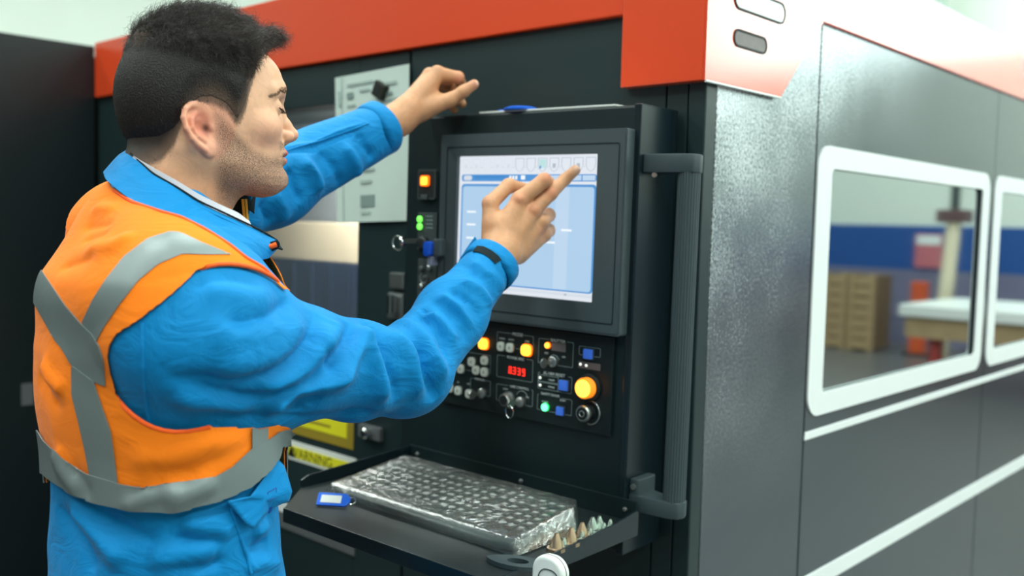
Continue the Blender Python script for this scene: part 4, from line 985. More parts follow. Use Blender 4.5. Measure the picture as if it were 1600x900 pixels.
VV1 = VV1 + vnormals(VV1, VF0) * (wav(VV1, .0016, [24, 38, 60], 9))[:, None]
# keep the vest just outside the jacket
def push_out(V, bvh, gap, maxd=.03):
    V = V.copy()
    for i, p in enumerate(V):
        h = bvh.find_nearest(Vector(p), maxd)
        if h[0] is not None:
            d = (Vector(p) - h[0]).dot(h[1])
            if d < gap: V[i] = p + np.array(h[1]) * (gap - d)
    return V
Q, dep = project(VV1)
ARMHOLE = [(441, 456), (431, 439), (415, 427), (397, 420), (371, 414), (329, 413), (307, 424), (284, 447), (262, 469), (224, 499), (190, 522), (179, 537), (175, 556), (174, 585), (180, 616), (196, 638), (228, 664), (260, 675), (296, 675), (328, 665), (400, 668), (470, 660), (520, 600), (500, 500)]
NECK = [(158, 271), (179, 295), (209, 314), (254, 329), (284, 337), (322, 356), (360, 380), (386, 401), (413, 416), (436, 438), (443, 452), (446, 462), (470, 475), (540, 475), (520, 150), (100, 150), (120, 262)]
Nn = vnormals(VV1, VF0); view = (VV1 - CAM); view /= np.linalg.norm(view, axis=1)[:, None]; facing = -(Nn * view).sum(1)
near = (VV1[:, 0] > BODY[0] - .01)
g = np.full(len(VV1), 1.)
ga = -poly_sd(Q, ARMHOLE) * .0008
g = np.where(near & (facing > -.25), np.minimum(g, ga), g)
g = np.where(near & (facing <= -.25), np.minimum(g, VV1[:, 2] * 0 + 1), g)
gn = -poly_sd(Q, NECK) * .0008
g = np.minimum(g, np.where(facing > -.1, gn, 1))
# far side: opening for the left arm and the neck, plain shapes
g = np.minimum(g, sd_cone(VV1, LSH + np.array([-.02, -.0, -.04]), LSH + np.array([-.25, .05, -.04]), .088, .088) )
g = np.minimum(g, sd_cone(VV1, NB + np.array([0, .0, 0]), NB + np.array([0.0, .05, .2]), .070, .09))
g = np.minimum(g, np.where((VV1[:, 1] > BODY[1] + 9) & ~near, np.maximum(np.abs(VV1[:, 0] - BODY[0] + .0) - .006 - np.clip(VV1[:, 2] - 1.25, 0, 1) * .35, -1), 1))
gw = np.where(facing > -.2, poly_sd(Q, [(20, 100), (20, 735), (62, 735), (78, 748), (108, 768), (140, 784), (188, 794), (228, 800), (268, 802), (316, 790), (352, 780), (392, 760), (420, 736), (434, 716), (438, 700), (520, 690), (520, 100)]) * .0008, VV1[:, 2] - 1.13)
g = np.minimum(g, gw)
VA, VT = biggest(*clip(VV1, VF0, g))
VA = push_out(VA, jb, .0035)
VA = smooth_v(VA, VT, 2, .4)
m_or = cloth('orange_hi_vis_fabric', (255, 128, 22), .8, .1, 1500, .1)
wrinkle_bump(m_or, .25, .008, 13)

vs = thicken(VA, VT, .0012)
vest = pl_('vest', vs[0], vs[1], m_or, sharp=50); vest['label'] = 'orange high visibility vest'
# ---- reflective tape, each strip a piece of its own
QA, dA = project(VA); NA = vnormals(VA, VT); vA = VA - CAM; vA /= np.linalg.norm(vA, axis=1)[:, None]; fA = -(NA * vA).sum(1)
m_tape = mat('reflective_tape', (122, 134, 134), .38, .25, noise=.08, nscale=12, bump=.1, bscale=1200)
TAPES = {
 'a': [(128, 505), (145, 469), (167, 435), (194, 401), (231, 373), (265, 362), (281, 363), (315, 379), (362, 398), (322, 398), (284, 397), (247, 413), (216, 439), (186, 477), (163, 511), (150, 535)],
 'b': [(40, 392), (54, 404), (77, 439), (103, 477), (127, 505), (145, 522), (156, 541), (162, 560), (166, 604), (148, 596), (114, 572), (96, 542), (88, 533), (69, 499), (47, 460), (30, 440)],
 'c': [(114, 570), (114, 616), (124, 656), (134, 700), (142, 742), (150, 756), (186, 758), (180, 712), (174, 672), (160, 632), (148, 596)],
 'e': [(392, 640), (417, 640), (416, 690), (392, 705)]}
WAIST = [(40, 655), (62, 672), (72, 688), (100, 716), (140, 740), (192, 756), (228, 761), (276, 754), (332, 746), (360, 730), (392, 700), (424, 682), (434, 674), (470, 664), (470, 770), (440, 860), (60, 860), (40, 740)]
def tape(poly, lift, extra=None, thick=.0012):
    gg = np.where(fA > -.15, poly_sd(QA, poly) * .0008, -.01) if extra is None else extra
    a, t = clip(VA, VT, gg); a, t = biggest(a, t); nn = vnormals(a, t); a = a + nn * lift; s_ = thicken(a, t, thick); return link_np('reflective_tape', s_[0] - PO, s_[1], m_tape, vest, sharp=50)
for i, k in enumerate('abce'): tape(TAPES[k], .0010 + .0006 * i)
ww = np.where(fA > -.15, poly_sd(QA, WAIST) * .0008, (1.19 - VA[:, 2]))
tape(None, .0034, ww)
# orange piping along the arm hole and the neck
def piping(pts, r, name, mt, par, bv, lift=.001, closed=False):
    P = on_surface(bv, pts)
    if len(P) < 2: return
    # resample
    P = np.array(P); s = np.r_[0, np.cumsum(np.linalg.norm(np.diff(P, axis=0), axis=1))]; u = np.linspace(0, s[-1], 80); P = np.stack([np.interp(u, s, P[:, i]) for i in range(3)], 1)
    for _ in range(3): P[1:-1] = (P[:-2] + P[1:-1] * 2 + P[2:]) / 4
    m = tube([tuple(p - PO) for p in P], r, 8); return link(name, m[0], m[1], mt, par, smooth=True)
vb = bvh_of(*(lambda a: (a[0], a[1]))((VA, VT)))
m_pip = cloth('orange_piping', (255, 98, 34), .6, .1)
def inset(poly, cx, cy, px=2.0): return [(x + (x - cx) / math.hypot(x - cx, y - cy) * px, y + (y - cy) / math.hypot(x - cx, y - cy) * px) for x, y in poly]
piping(inset(ARMHOLE[1:20], 320, 550, 2.2), .0024, 'armhole_piping', m_pip, vest, vb)
piping([(x - 1.2, y + 2.2) for x, y in NECK[:10]], .0022, 'neck_piping', m_pip, vest, vb)
# ---------------------------------------------------------------- head (own frame: x forward, y to his left, z up; origin on the mid plane at ear height)
def camvec(v): v = R @ np.asarray(v, float); return v / np.linalg.norm(v)
HYAW = math.radians(30)
HS = .94
HX = camvec([math.cos(HYAW), -0.065, math.sin(HYAW)])
HZ0 = camvec([.0, -1, -.03]); HY = np.cross(HZ0, HX); HY /= np.linalg.norm(HY); HZ = np.cross(HX, HY)
HO = J(305, 211, 1.185)
HM = np.array([HX, HY, HZ])
def H2W(p): return HO + np.asarray(p, float) * HS @ HM
def W2H(P): return (P - HO) @ HM.T / HS
FZ = np.array([-.085, -.074, -.068, -.057, -.044, -.036, -.029, -.012, .0, .02, .042, .058, .075, .10])
FXF = np.array([.085, .104, .111, .1135, .1105, .1125, .1125, .1150, .113, .1125, .1105, .1165, .1145, .106])
FW = np.array([.030, .040, .046, .053, .059, .061, .0625, .0665, .0685, .0700, .0695, .0695, .070, .070])
def face(P):
    x, y, z = P[:, 0], np.abs(P[:, 1]), P[:, 2]
    xf = np.interp(z, FZ, FXF); w = np.interp(z, FZ, FW)
    xw = np.interp(z, [-.08, -.03, .03], [.035, .02, .0]); t = (x - xw) / (xf - xw)
    n = 2.15
    r = np.where(t > 0, (np.abs(t) ** n + (y / w) ** n) ** (1 / n), np.sqrt((t * (xf - xw) / .06) ** 2 + (y / w) ** 2))
    d = (r - 1) * w * np.where(t > 0, .85, .8)
    d = smax(d, -(z + .078 - .10 * np.clip(.10 - x, 0, .1)), .014)        # under side of the jaw rises towards the ear
    return smax(d, z - .10, .02)
def tubes(P, pts, r, k=.002): return chain(P, pts, [r] * len(pts) if not isinstance(r, (list, tuple)) else r, k)
EZ = .034
EAR_S = .92
EAR_O = np.array([-.008, -.0725, .000]); _t = math.radians(14)
EU = np.array([-math.sin(_t), 0, math.cos(_t)])                # ear up
EB = np.array([-math.cos(_t) * .93, -.37, -math.sin(_t) * .93]); EB /= np.linalg.norm(EB)   # ear back, flares out
EN = np.cross(EB, EU)                                             # ear outward normal
if EN[1] > 0: EN = -EN
def ear_pt(b, u, n=0., side=1):
    p = EAR_O + EB * b + EU * u + EN * n
    return p * np.array([1, side, 1])
HEL = [(-.012, .008), (-.013, .020), (-.006, .030), (.006, .033), (.017, .029), (.0235, .018), (.024, .004), (.020, -.010), (.012, -.022), (.006, -.029)]
def ear(P, side):
    P = P * np.array([1, side, 1]); q = (P - EAR_O) / EAR_S; b, u, n = q @ EB, q @ EU, q @ EN
    L = np.stack([b, u, n], 1)
    plate = sd_ell(L, (.005, .004, -.003), (.020, .031, .0048))
    lobe = sd_ell(L, (-.002, -.027, -.0005), (.0105, .0125, .0052)); plate = smin(plate, lobe, .006)
    hel = chain(L, [np.array([a, c, .0022]) for a, c in HEL], [.0030, .0034, .0036, .0038, .0038, .0036, .0034, .0032, .0034, .0040], .002)
    d = smin(plate, hel, .0022)
    anti = chain(L, [np.array(p) for p in ((.0035, .020, .0012), (.012, .014, .002), (.0145, .003, .0026), (.0115, -.009, .003), (.004, -.0165, .003))], [.0024, .0030, .0034, .0034, .0034], .002)
    d = smin(d, anti, .0035)
    d = smax(d, -sd_ell(L, (.003, .001, .007), (.0098, .0112, .0115)), .002)    # concha
    d = smax(d, -sd_ell(L, (-.003, .016, .0045), (.0070, .0040, .005)), .002)
    d = smax(d, -sd_ell(L, (-.0048, -.001, .0), (.0040, .0060, .014)), .0015)      # canal
    trag = sd_ell(L, (-.0115, .0, .0028), (.0042, .0062, .0042)); d = smin(d, trag, .003)
    root = sd_ell(L, (-.006, .0, -.010), (.012, .024, .009)); d = smin(d, root, .006)
    return d
def head_f(P):      # P in head frame
    cr = sd_ell(P, (.0145, 0, .052), (.0960, .0745, .097))
    cr2 = sd_ell(P, (-.024, 0, .038), (.0585, .068, .072))
    d = smin(cr, cr2, .03)
    d = smin(d, face(P), .018)
    S_ = P * np.array([1, 1, 1]); A = np.stack([P[:, 0], np.abs(P[:, 1]), P[:, 2]], 1)
    d = smin(d, sd_cone(A, (.0, .050, -.030), (.088, .014, -.066), .017, .013), .02)       # jaw line
    d = smin(d, sd_ell(P, (.1015, 0, -.059), (.0145, .017, .0125)), .012)                    # chin
    d = smin(d, sd_ell(A, (.072, .044, .006), (.026, .020, .017)), .016)                    # cheek bone
    d = smax(d, -sd_ell(A, (.115, .032, EZ + .001), (.020, .017, .0125)), .012)               # eye socket
    d = smin(d, chain(A, [np.array(p) for p in ((.1075, .008, .052), (.1045, .026, .0585), (.088, .046, .054))], [.0085, .0085, .007], .006), .010)   # brow
    lid = sd_ell(A, (.0925, .031, EZ), (.0148, .0155, .0140)); d = smin(d, lid, .003)
    # nose
    d = smin(d, chain(P, [np.array(p) for p in ((.1075, 0, .046), (.1130, 0, .030), (.1205, 0, .015), (.1275, 0, .003))], [.0072, .0068, .0072, .0092], .006), .007)
    d = smin(d, sd_ell(P, (.1265, 0, .0015), (.0100, .0095, .0085)), .004)
    d = smin(d, sd_ell(A, (.1165, .0115, -.0015), (.0115, .0068, .0078)), .0035)
    d = smin(d, sd_cone(P, (.124, 0, -.004), (.116, 0, -.010), .0042, .004), .004)
    d = smax(d, -sd_ell(A, (.1205, .0066, -.0095), (.0062, .0034, .0042)), .002)
    # groove beside the nose and mouth
    d = smax(d, -(chain(A, [np.array(p) for p in ((.1115, .0205, -.004), (.108, .0270, -.016), (.101, .0315, -.030))], [.0016, .0018, .001], .003)), .006)
    # lips
    lipc = lambda z0, x0, rx, ry, rz: sd_ell(np.stack([P[:, 0] + 5.5 * P[:, 1] ** 2, P[:, 1], P[:, 2]], 1), (x0, 0, z0), (rx, ry, rz))
    d = smin(d, lipc(-.0238, .1115, .0088, .0235, .0052), .0045)
    d = smin(d, lipc(-.0345, .1098, .0088, .0205, .0056), .0045)
    d = smax(d, -(np.abs(P[:, 2] + .0292) - .0006 + np.clip(.106 - P[:, 0] - 5.5 * P[:, 1] ** 2, 0, 1) * 3 + np.clip(np.abs(P[:, 1]) - .022, 0, 1) * 2), .0016)
    # ears
    d = smin(d, ear(P, 1), .004); d = smin(d, ear(P, -1), .004)
    return d
NBH = W2H(NB[None])[0]
def neck_f(P):
    d = sd_cone(P, (-.016, 0, -.005), NBH + np.array([-.012, .0, -.02]), .0600, .0640)
    d = smin(d, sd_cone(P, (.022, 0, -.055), NBH + np.array([.030, 0, .0]), .040, .046), .03)
    st = sd_cone(P, (-.022, -.052, -.02), NBH + np.array([.05, -.015, -.0]), .016, .013); return smin(d, st, .02)
def headneck(P): return smin(head_f(P), neck_f(P), .016)
HV, HF = mesh_sdf(headneck, (-.115, -.105, -.17), (.145, .105, .16), .00155)
# surface relief: pores are in the material
# ---- colours of the skin as attributes
def sm(x, a, b): t = np.clip((x - a) / (b - a), 0, 1); return t * t * (3 - 2 * t)
def skin_cols(P):
    x, y, z = P[:, 0], np.abs(P[:, 1]), P[:, 2]
    base = np.tile(np.array(lin((230, 180, 146))), (len(P), 1))
    def mixc(c, w):
        nonlocal base
        base = base * (1 - w[:, None]) + np.array(lin(c)) * w[:, None]
    # warmer neck
    mixc((196, 132, 92), .8 * sm(-z, .02, .08) * sm(.06 - x, 0, .04))
    # cheek and nose
    mixc((232, 156, 132), .45 * np.exp(-((x - .075) ** 2 / .0009 + (z + .002) ** 2 / .0004 + (y - .05) ** 2 / .0009)))
    mixc((226, 150, 126), .45 * np.exp(-(((x - .128) / .014) ** 2 + ((z - .0) / .012) ** 2)))
    # ear
    q = P * np.array([1, 1, 1]); q = np.stack([x, -y, z], 1) - EAR_O; e = (q @ EN); b, u = q @ EB, q @ EU
    er = sm(e, -.006, .0) * sm(.045 - np.sqrt(b * b + u * u), 0, .008)
    mixc((230, 152, 126), .6 * er); mixc((206, 108, 88), .5 * er * sm(.013 - np.abs(np.hypot((b - .002) / 1.0, (u - .004) / 1.4) - .004), 0, .008))
    can = np.exp(-(((b + .004) / .004) ** 2 + ((u + .001) / .006) ** 2)) * er; mixc((60, 22, 16), .9 * can)
    # lips
    lw = sm(.0115 - np.abs(z + .0285), 0, .003) * sm(x + 4.5 * y * y - .1115, 0, .003) * sm(.024 - y, 0, .004); mixc((206, 104, 98), .85 * lw)
    # beard shadow
    top = np.interp(x, [.01, .035, .06, .09, .118], [.03, .004, -.018, -.024, -.012])
    bw = sm(top - z, 0, .016) * sm(x, -.004, .012) * sm(z + .105 - .3 * (x < .05) * 0, 0, .02)
    bw = bw * (1 - .0) ; mous = sm(-.009 - z, 0, .003) * sm(z + .024, 0, .004) * sm(x, .095, .105)
    bw = np.maximum(bw * sm(x, .0, .02), mous) * (1 - lw)
    # hair region
    hair = hair_w(P)
    return base, bw, hair
def hair_line(x):   # height of the lower edge of the hair on the side of the head
    return np.interp(x, [-.11, -.095, -.075, -.055, -.040, -.030, -.022, -.008, .006, .024, .036, .042, .049, .054, .062, .071, .084, .105], [-.042, -.046, -.048, -.040, -.022, .004, .018, .027, .028, .020, .004, .010, .024, .044, .064, .088, .106, .116])
def hair_w(P):
    x, z = P[:, 0], P[:, 2]
    return sm(z - hair_line(x), -.004, .006) * (1 - sm(np.abs(P[:, 1]), .0, .0) * 0)
cb, bw, hw = skin_cols(HV)
rsn = np.random.RandomState(2)
q = P_ = HV
def in_ear(P): 
    q = np.stack([P[:, 0], -np.abs(P[:, 1]), P[:, 2]], 1) - EAR_O; return (q @ EN > -.0045) & (np.hypot(q @ EB - .005, (q @ EU) * .76) < .0255)
hw = np.where(in_ear(HV), 0, hw)
hcol = np.array(lin((46, 38, 34)))
fade = sm(HV[:, 2] - hair_line(HV[:, 0]), -.003, .028)
cb = cb * (1 - (hw * (.74 + .25 * fade))[:, None]) + hcol * (hw * (.74 + .25 * fade))[:, None]
def skin_mat():
    m = bpy.data.materials.new('skin'); m.use_nodes = True; nt = m.node_tree; b = nt.nodes['Principled BSDF']; N = nt.nodes.new; Lk = nt.links.new
    at = N('ShaderNodeAttribute'); at.attribute_name = 'tone'; bd = N('ShaderNodeAttribute'); bd.attribute_name = 'beard'
    tc = N('ShaderNodeTexCoord'); n = N('ShaderNodeTexNoise'); n.inputs['Scale'].default_value = 1150; n.inputs['Detail'].default_value = 2; Lk(tc.outputs['Object'], n.inputs['Vector'])
    n2 = N('ShaderNodeTexNoise'); n2.inputs['Scale'].default_value = 70; n2.inputs['Detail'].default_value = 5; n2.inputs['Distortion'].default_value = 1.2; Lk(tc.outputs['Object'], n2.inputs['Vector'])
    r = N('ShaderNodeMapRange'); Lk(n.outputs[0], r.inputs[0]); r.inputs[1].default_value = .42; r.inputs[2].default_value = .60; r.inputs[3].default_value = .22; r.inputs[4].default_value = .9
    s = N('ShaderNodeSeparateColor'); Lk(bd.outputs['Color'], s.inputs[0])
    mu = N('ShaderNodeMath'); mu.operation = 'MULTIPLY'; Lk(r.outputs[0], mu.inputs[0]); Lk(s.outputs[0], mu.inputs[1])
    mx = N('ShaderNodeMix'); mx.data_type = 'RGBA'; Lk(mu.outputs[0], mx.inputs[0]); Lk(at.outputs['Color'], mx.inputs[6]); mx.inputs[7].default_value = (*lin((92, 70, 62)), 1)
    m3 = N('ShaderNodeMix'); m3.data_type = 'RGBA'; m3.blend_type = 'MULTIPLY'; m3.inputs[0].default_value = .5; Lk(mx.outputs[2], m3.inputs[6])
    r2 = N('ShaderNodeMapRange'); Lk(n2.outputs[0], r2.inputs[0]); r2.inputs[1].default_value = .3; r2.inputs[2].default_value = .7; r2.inputs[3].default_value = .82; r2.inputs[4].default_value = 1.08
    cbn = N('ShaderNodeCombineColor'); [Lk(r2.outputs[0], cbn.inputs[i]) for i in range(3)]; Lk(cbn.outputs[0], m3.inputs[7])
    Lk(m3.outputs[2], b.inputs['Base Color']); b.inputs['Roughness'].default_value = .5; b.inputs['Specular IOR Level'].default_value = .4
    b.inputs['Subsurface Weight'].default_value = .25; b.inputs['Subsurface Radius'].default_value = (.010, .004, .002); b.inputs['Subsurface Scale'].default_value = .5
    bp = N('ShaderNodeBump'); bp.inputs['Strength'].default_value = .12; bp.inputs['Distance'].default_value = .0006; Lk(n.outputs[0], bp.inputs['Height'])
    b2 = N('ShaderNodeBump'); b2.inputs['Strength'].default_value = .3; b2.inputs['Distance'].default_value = .0016; Lk(n2.outputs[0], b2.inputs['Height']); Lk(bp.outputs[0], b2.inputs['Normal']); Lk(b2.outputs[0], b.inputs['Normal'])
    return m
m_skin = skin_mat()
HVW = H2W(HV)
# ---------------------------------------------------------------- hands
def finger(P, pts, rs): return chain(P, pts, rs, .0025)
# right hand: pointing with the long finger at the screen
def K(x, y, d): return at_depth(x, y, d)
tipA = CAM + RC.T @ con(899, 266, 1.219 - .008)
dA = (tipA - CAM) @ (R @ np.array([0, 0, 1.]))
def right_hand(P):
    w0 = K(782, 402, 1.452)
    mc = [K(812, 312, 1.468), K(832, 329, 1.478), K(846, 346, 1.495), K(849, 366, 1.513)]
    fore = chain(P, [RWR + (REL - RWR) * .30, RWR, K(784, 396, 1.452)], [.030, .0285, .0270], .01)
    palm = smin(sd_cone(P, K(778, 378, 1.452), mc[0], .0170, .0125), sd_cone(P, K(788, 388, 1.455), mc[1], .0185, .0128), .012)
    palm = smin(palm, sd_cone(P, K(800, 394, 1.468), mc[2], .0175, .0125), .012)
    palm = smin(palm, sd_cone(P, K(810, 396, 1.480), mc[3], .0165, .0120), .012)
    palm = smin(palm, sd_cone(P, K(792, 360, 1.470), K(812, 340, 1.49), .018, .014), .012)
    d = smin(fore, palm, .014)
    # thumb
    th = chain(P, [K(768, 380, 1.462), K(766, 318, 1.470), K(795, 290, 1.492), K(824, 296, 1.515)], [.0160, .0118, .0108, .0088], .005)
    d = smin(d, th, .006); d = smin(d, sd_cone(P, K(774, 350, 1.462), K(800, 338, 1.470), .0125, .012), .012)
    # index: bent, tip turned away
    ix = chain(P, [mc[0], K(850, 282, 1.474), K(857, 286, 1.500), K(850, 300, 1.515)], [.0128, .0112, .0098, .0084], .004)
    md = chain(P, [mc[1], K(860, 303, 1.485), K(882, 281, 1.498), tipA], [.0128, .0104, .0092, .0080], .004)
    rg = chain(P, [mc[2], K(857, 336, 1.520), K(840, 348, 1.545)], [.0128, .0106, .009], .004)
    pk = chain(P, [mc[3], K(858, 360, 1.536), K(840, 370, 1.552)], [.0124, .0100, .008], .004)
    fg = np.minimum(np.minimum(ix, md), np.minimum(rg, pk)); fg = smin(np.minimum(ix, rg), np.minimum(md, pk), .0012)
    d = smin(d, fg, .0045)
    for m, a in zip(mc, (.0040, .0045, .0045, .004)):      # knuckles
        n_ = CAM - m; n_ /= np.linalg.norm(n_); d = smin(d, sd_ell(P, m + n_ * .0085, (.0070, .0070, .0058)), .006)
    # tendons
    for a_, b_ in ():
        n_ = (CAM - b_) / np.linalg.norm(CAM - b_); d = smin(d, sd_cone(P, a_ * .7 + b_ * .3 + n_ * .009, b_ + n_ * .0088, .0014, .0024), .012)
    return d
def left_hand(P):
    mcp = [K(684, 116, 1.655), K(672, 119, 1.680), K(666, 127, 1.700), K(662, 136, 1.715)]
    fore = chain(P, [LWR + (LEL - LWR) * .30, K(622, 187, 1.62), K(632, 180, 1.625)], [.031, .0270, .0265], .01)
    palm = smin(sd_cone(P, K(642, 168, 1.630), mcp[0], .0225, .0130), sd_cone(P, K(638, 168, 1.645), mcp[1], .021, .0128), .012)
    palm = smin(palm, sd_cone(P, K(644, 176, 1.660), mcp[2], .018, .012), .012); palm = smin(palm, sd_cone(P, K(650, 178, 1.670), mcp[3], .017, .011), .012)
    palm = smin(palm, sd_cone(P, K(660, 172, 1.640), K(686, 158, 1.648), .0170, .0135), .014)
    d = smin(fore, palm, .014)
    th = chain(P, [K(660, 172, 1.635), K(702, 157, 1.640), K(724, 143, 1.640), K(741, 132, 1.640)], [.0165, .0120, .0098, .0082], .006)
    d = smin(d, th, .008)
    ix = chain(P, [mcp[0], K(716, 121, 1.668), K(720, 130, 1.690), K(710, 142, 1.700)], [.0135, .0100, .0088, .0078], .004)
    md = chain(P, [mcp[1], K(706, 126, 1.700), K(718, 142, 1.715), K(712, 158, 1.718)], [.0130, .010, .009, .008], .004)
    rg = chain(P, [mcp[2], K(702, 138, 1.720), K(716, 152, 1.735), K(722, 162, 1.735)], [.0125, .0096, .0086, .0078], .004)
    pk = chain(P, [mcp[3], K(694, 150, 1.735), K(706, 164, 1.745), K(710, 172, 1.745)], [.0115, .0086, .0078, .007], .004)
    fg = smin(np.minimum(ix, rg), np.minimum(md, pk), .0015); d = smin(d, fg, .0045)
    for m in mcp: d = smin(d, sd_ell(P, m + np.array([0, -.002, .006]), (.008, .008, .007)), .006)
    return d
def hand_mesh(fn, pts, pad, h=.0016): P = np.array(pts); return mesh_sdf(fn, P.min(0) - pad, P.max(0) + pad, h)
RHV, RHF = hand_mesh(right_hand, [RWR + (REL - RWR) * .30, tipA, K(764, 284, 1.46), K(865, 410, 1.56)], .024)
LHV, LHF = hand_mesh(left_hand, [LWR + (LEL - LWR) * .30, K(745, 110, 1.62), K(662, 180, 1.78)], .030)
def hand_cols(V, fn, warm=.5):
    base = np.tile(np.array(lin((206, 152, 112))), (len(V), 1)); return base
def knuckle_tint(V, base, pts, r=.009, c=(206, 118, 88), a=.5):
    for p in pts:
        w = a * np.exp(-(np.linalg.norm(V - p, axis=1) / r) ** 2); base = base * (1 - w[:, None]) + np.array(lin(c)) * w[:, None]
    return base
off = (CAM - K(830, 320, 1.48)); off = off / np.linalg.norm(off) * .012
rc = knuckle_tint(RHV, hand_cols(RHV, 0), [K(812, 310, 1.468) + off, K(834, 327, 1.478) + off, K(854, 276, 1.474) + off * .8, K(862, 300, 1.485) + off * .8, K(762, 312, 1.47), K(846, 362, 1.50) + off], .010)
rc = knuckle_tint(RHV, rc, [K(899, 266, dA) + off * .55], .006, (226, 190, 170), .6)
lc = knuckle_tint(LHV, hand_cols(LHV, 0), [K(718, 124, 1.66), K(745, 130, 1.63)], .012, (226, 150, 128), .5)
# creases over the finger joints and the back of the hand
def body_core(P): return smin(torso(P, -.014), smin(right_sleeve(P) + .016, left_sleeve(P) + .016, .02), .03)
BV, BF = mesh_sdf(body_core, (-1.34, .36, .85), (-.68, 1.28, 1.56), .012)
def legs(P):
    d = None
    for s in (-1, 1):
        hip = np.array([BODY[0] + s * .085, BODY[1], .90]); kn = np.array([BODY[0] + s * .105, BODY[1] + .01, .50]); an = np.array([BODY[0] + s * .115, BODY[1] - .03, .10])
        e = chain(P, [hip, kn, an], [.085, .058, .042], .03); e = smin(e, sd_cone(P, an + [0, -.01, -.05], an + [0, .13, -.06], .034, .028), .02); d = e if d is None else smin(d, e, .02)
    return smin(d, sd_ell(P, (BODY[0], BODY[1], .92), (.150, .105, .12)), .04)
LV, LF = mesh_sdf(legs, (-1.34, .38, -.01), (-.76, .80, 1.06), .012)
Vs, Fs, C_, B_ = [], [], [], []; k = 0
for V, F, c, b in ((HVW, HF, cb, bw), (RHV, RHF, rc, None), (LHV, LHF, lc, None), (BV, BF, None, None), (LV, LF, None, None)):
    Vs.append(V); Fs.append(F + k); k += len(V); C_.append(c if c is not None else np.tile(np.array(lin((214, 166, 130))), (len(V), 1))); B_.append(np.repeat((b if b is not None else np.zeros(len(V)))[:, None], 3, 1))
pl_('body', np.concatenate(Vs), np.concatenate(Fs), m_skin, col={'tone': np.concatenate(C_), 'beard': np.concatenate(B_)})
# trousers and shoes
m_tr = cloth('dark_work_trousers', (30, 36, 48), .85, .1)
def trs(P):
    d = None
    for s in (-1, 1):
        hip = np.array([BODY[0] + s * .085, BODY[1], .90]); kn = np.array([BODY[0] + s * .105, BODY[1] + .01, .50]); an = np.array([BODY[0] + s * .115, BODY[1] - .03, .09])
        e = chain(P, [hip, kn, an], [.102, .080, .070], .03); d = e if d is None else smin(d, e, .01)
    d = smin(d, sd_ell(P, (BODY[0], BODY[1], .93), (.160, .114, .13)), .04); return smax(d, .055 - P[:, 2], .004)
TV, TF = mesh_sdf(trs, (-1.34, .38, .03), (-.76, .76, 1.08), .010)
TV = TV + vnormals(TV, TF) * wav(TV, .003, [16, 27, 45], 3)[:, None]
pl_('trousers', TV, TF, m_tr)
m_sh = mat('black_leather', (24, 24, 26), .45)
for s in (-1, 1):
    def shoe(P, s=s):
        an = np.array([BODY[0] + s * .115, BODY[1] - .03, .09]); d = smin(sd_cone(P, an + [0, -.015, -.035], an + [0, .15, -.048], .048, .040), sd_cone(P, an + [0, -.01, -.02], an + [0, -.01, .02], .046, .048), .03)
        return smax(d, .0 - P[:, 2], .004)
    SV, SF = mesh_sdf(shoe, (BODY[0] + s * .115 - .07, BODY[1] - .12, -.01), (BODY[0] + s * .115 + .07, BODY[1] + .20, .18), .008); pl_('shoe', SV, SF, m_sh)
# nails of the visible finger tips
m_nail = mat('finger_nail', (230, 190, 170), .3)
def nail(c, ax, nrm, l, w):
    ax = ax / np.linalg.norm(ax); nrm = nrm - ax * (nrm @ ax); nrm /= np.linalg.norm(nrm); s = np.cross(ax, nrm); V = []; n = 6
    for i in range(n + 1):
        for j in range(n + 1):
            a, b = (i / n - .5), (j / n - .5); rr = 1 - .25 * (abs(2 * a) ** 4); V.append(c + ax * a * l + s * b * w * rr - nrm * (2 * b) ** 2 * w * .22 - nrm * (2 * a) ** 2 * .0006)
    F = np.array([(i * (n + 1) + j, i * (n + 1) + j + 1, (i + 1) * (n + 1) + j + 1, (i + 1) * (n + 1) + j) for i in range(n) for j in range(n)]); V = np.array(V)
    T = np.concatenate([F[:, [0, 1, 2]], F[:, [0, 2, 3]]]); 
    if vnormals(V, T).mean(0) @ nrm < 0: T = T[:, ::-1]
    s_ = thicken(V, T, .0008); pl_('finger_nail', s_[0], s_[1], m_nail)
tc_ = (CAM - tipA); tc_ /= np.linalg.norm(tc_); ax = tipA - K(884, 279, 1.498); nail(tipA + tc_ * .0070 + ax / np.linalg.norm(ax) * .002, ax, tc_ + np.array([.0, 0, .15]), .0105, .0095)
tt = K(741, 132, 1.640); tc2 = (CAM - tt); tc2 /= np.linalg.norm(tc2); ax = tt - K(724, 143, 1.64); nail(tt + tc2 * .0074 + np.array([0, 0, .002]), ax, tc2 + np.array([0, 0, .5]), .012, .0105)
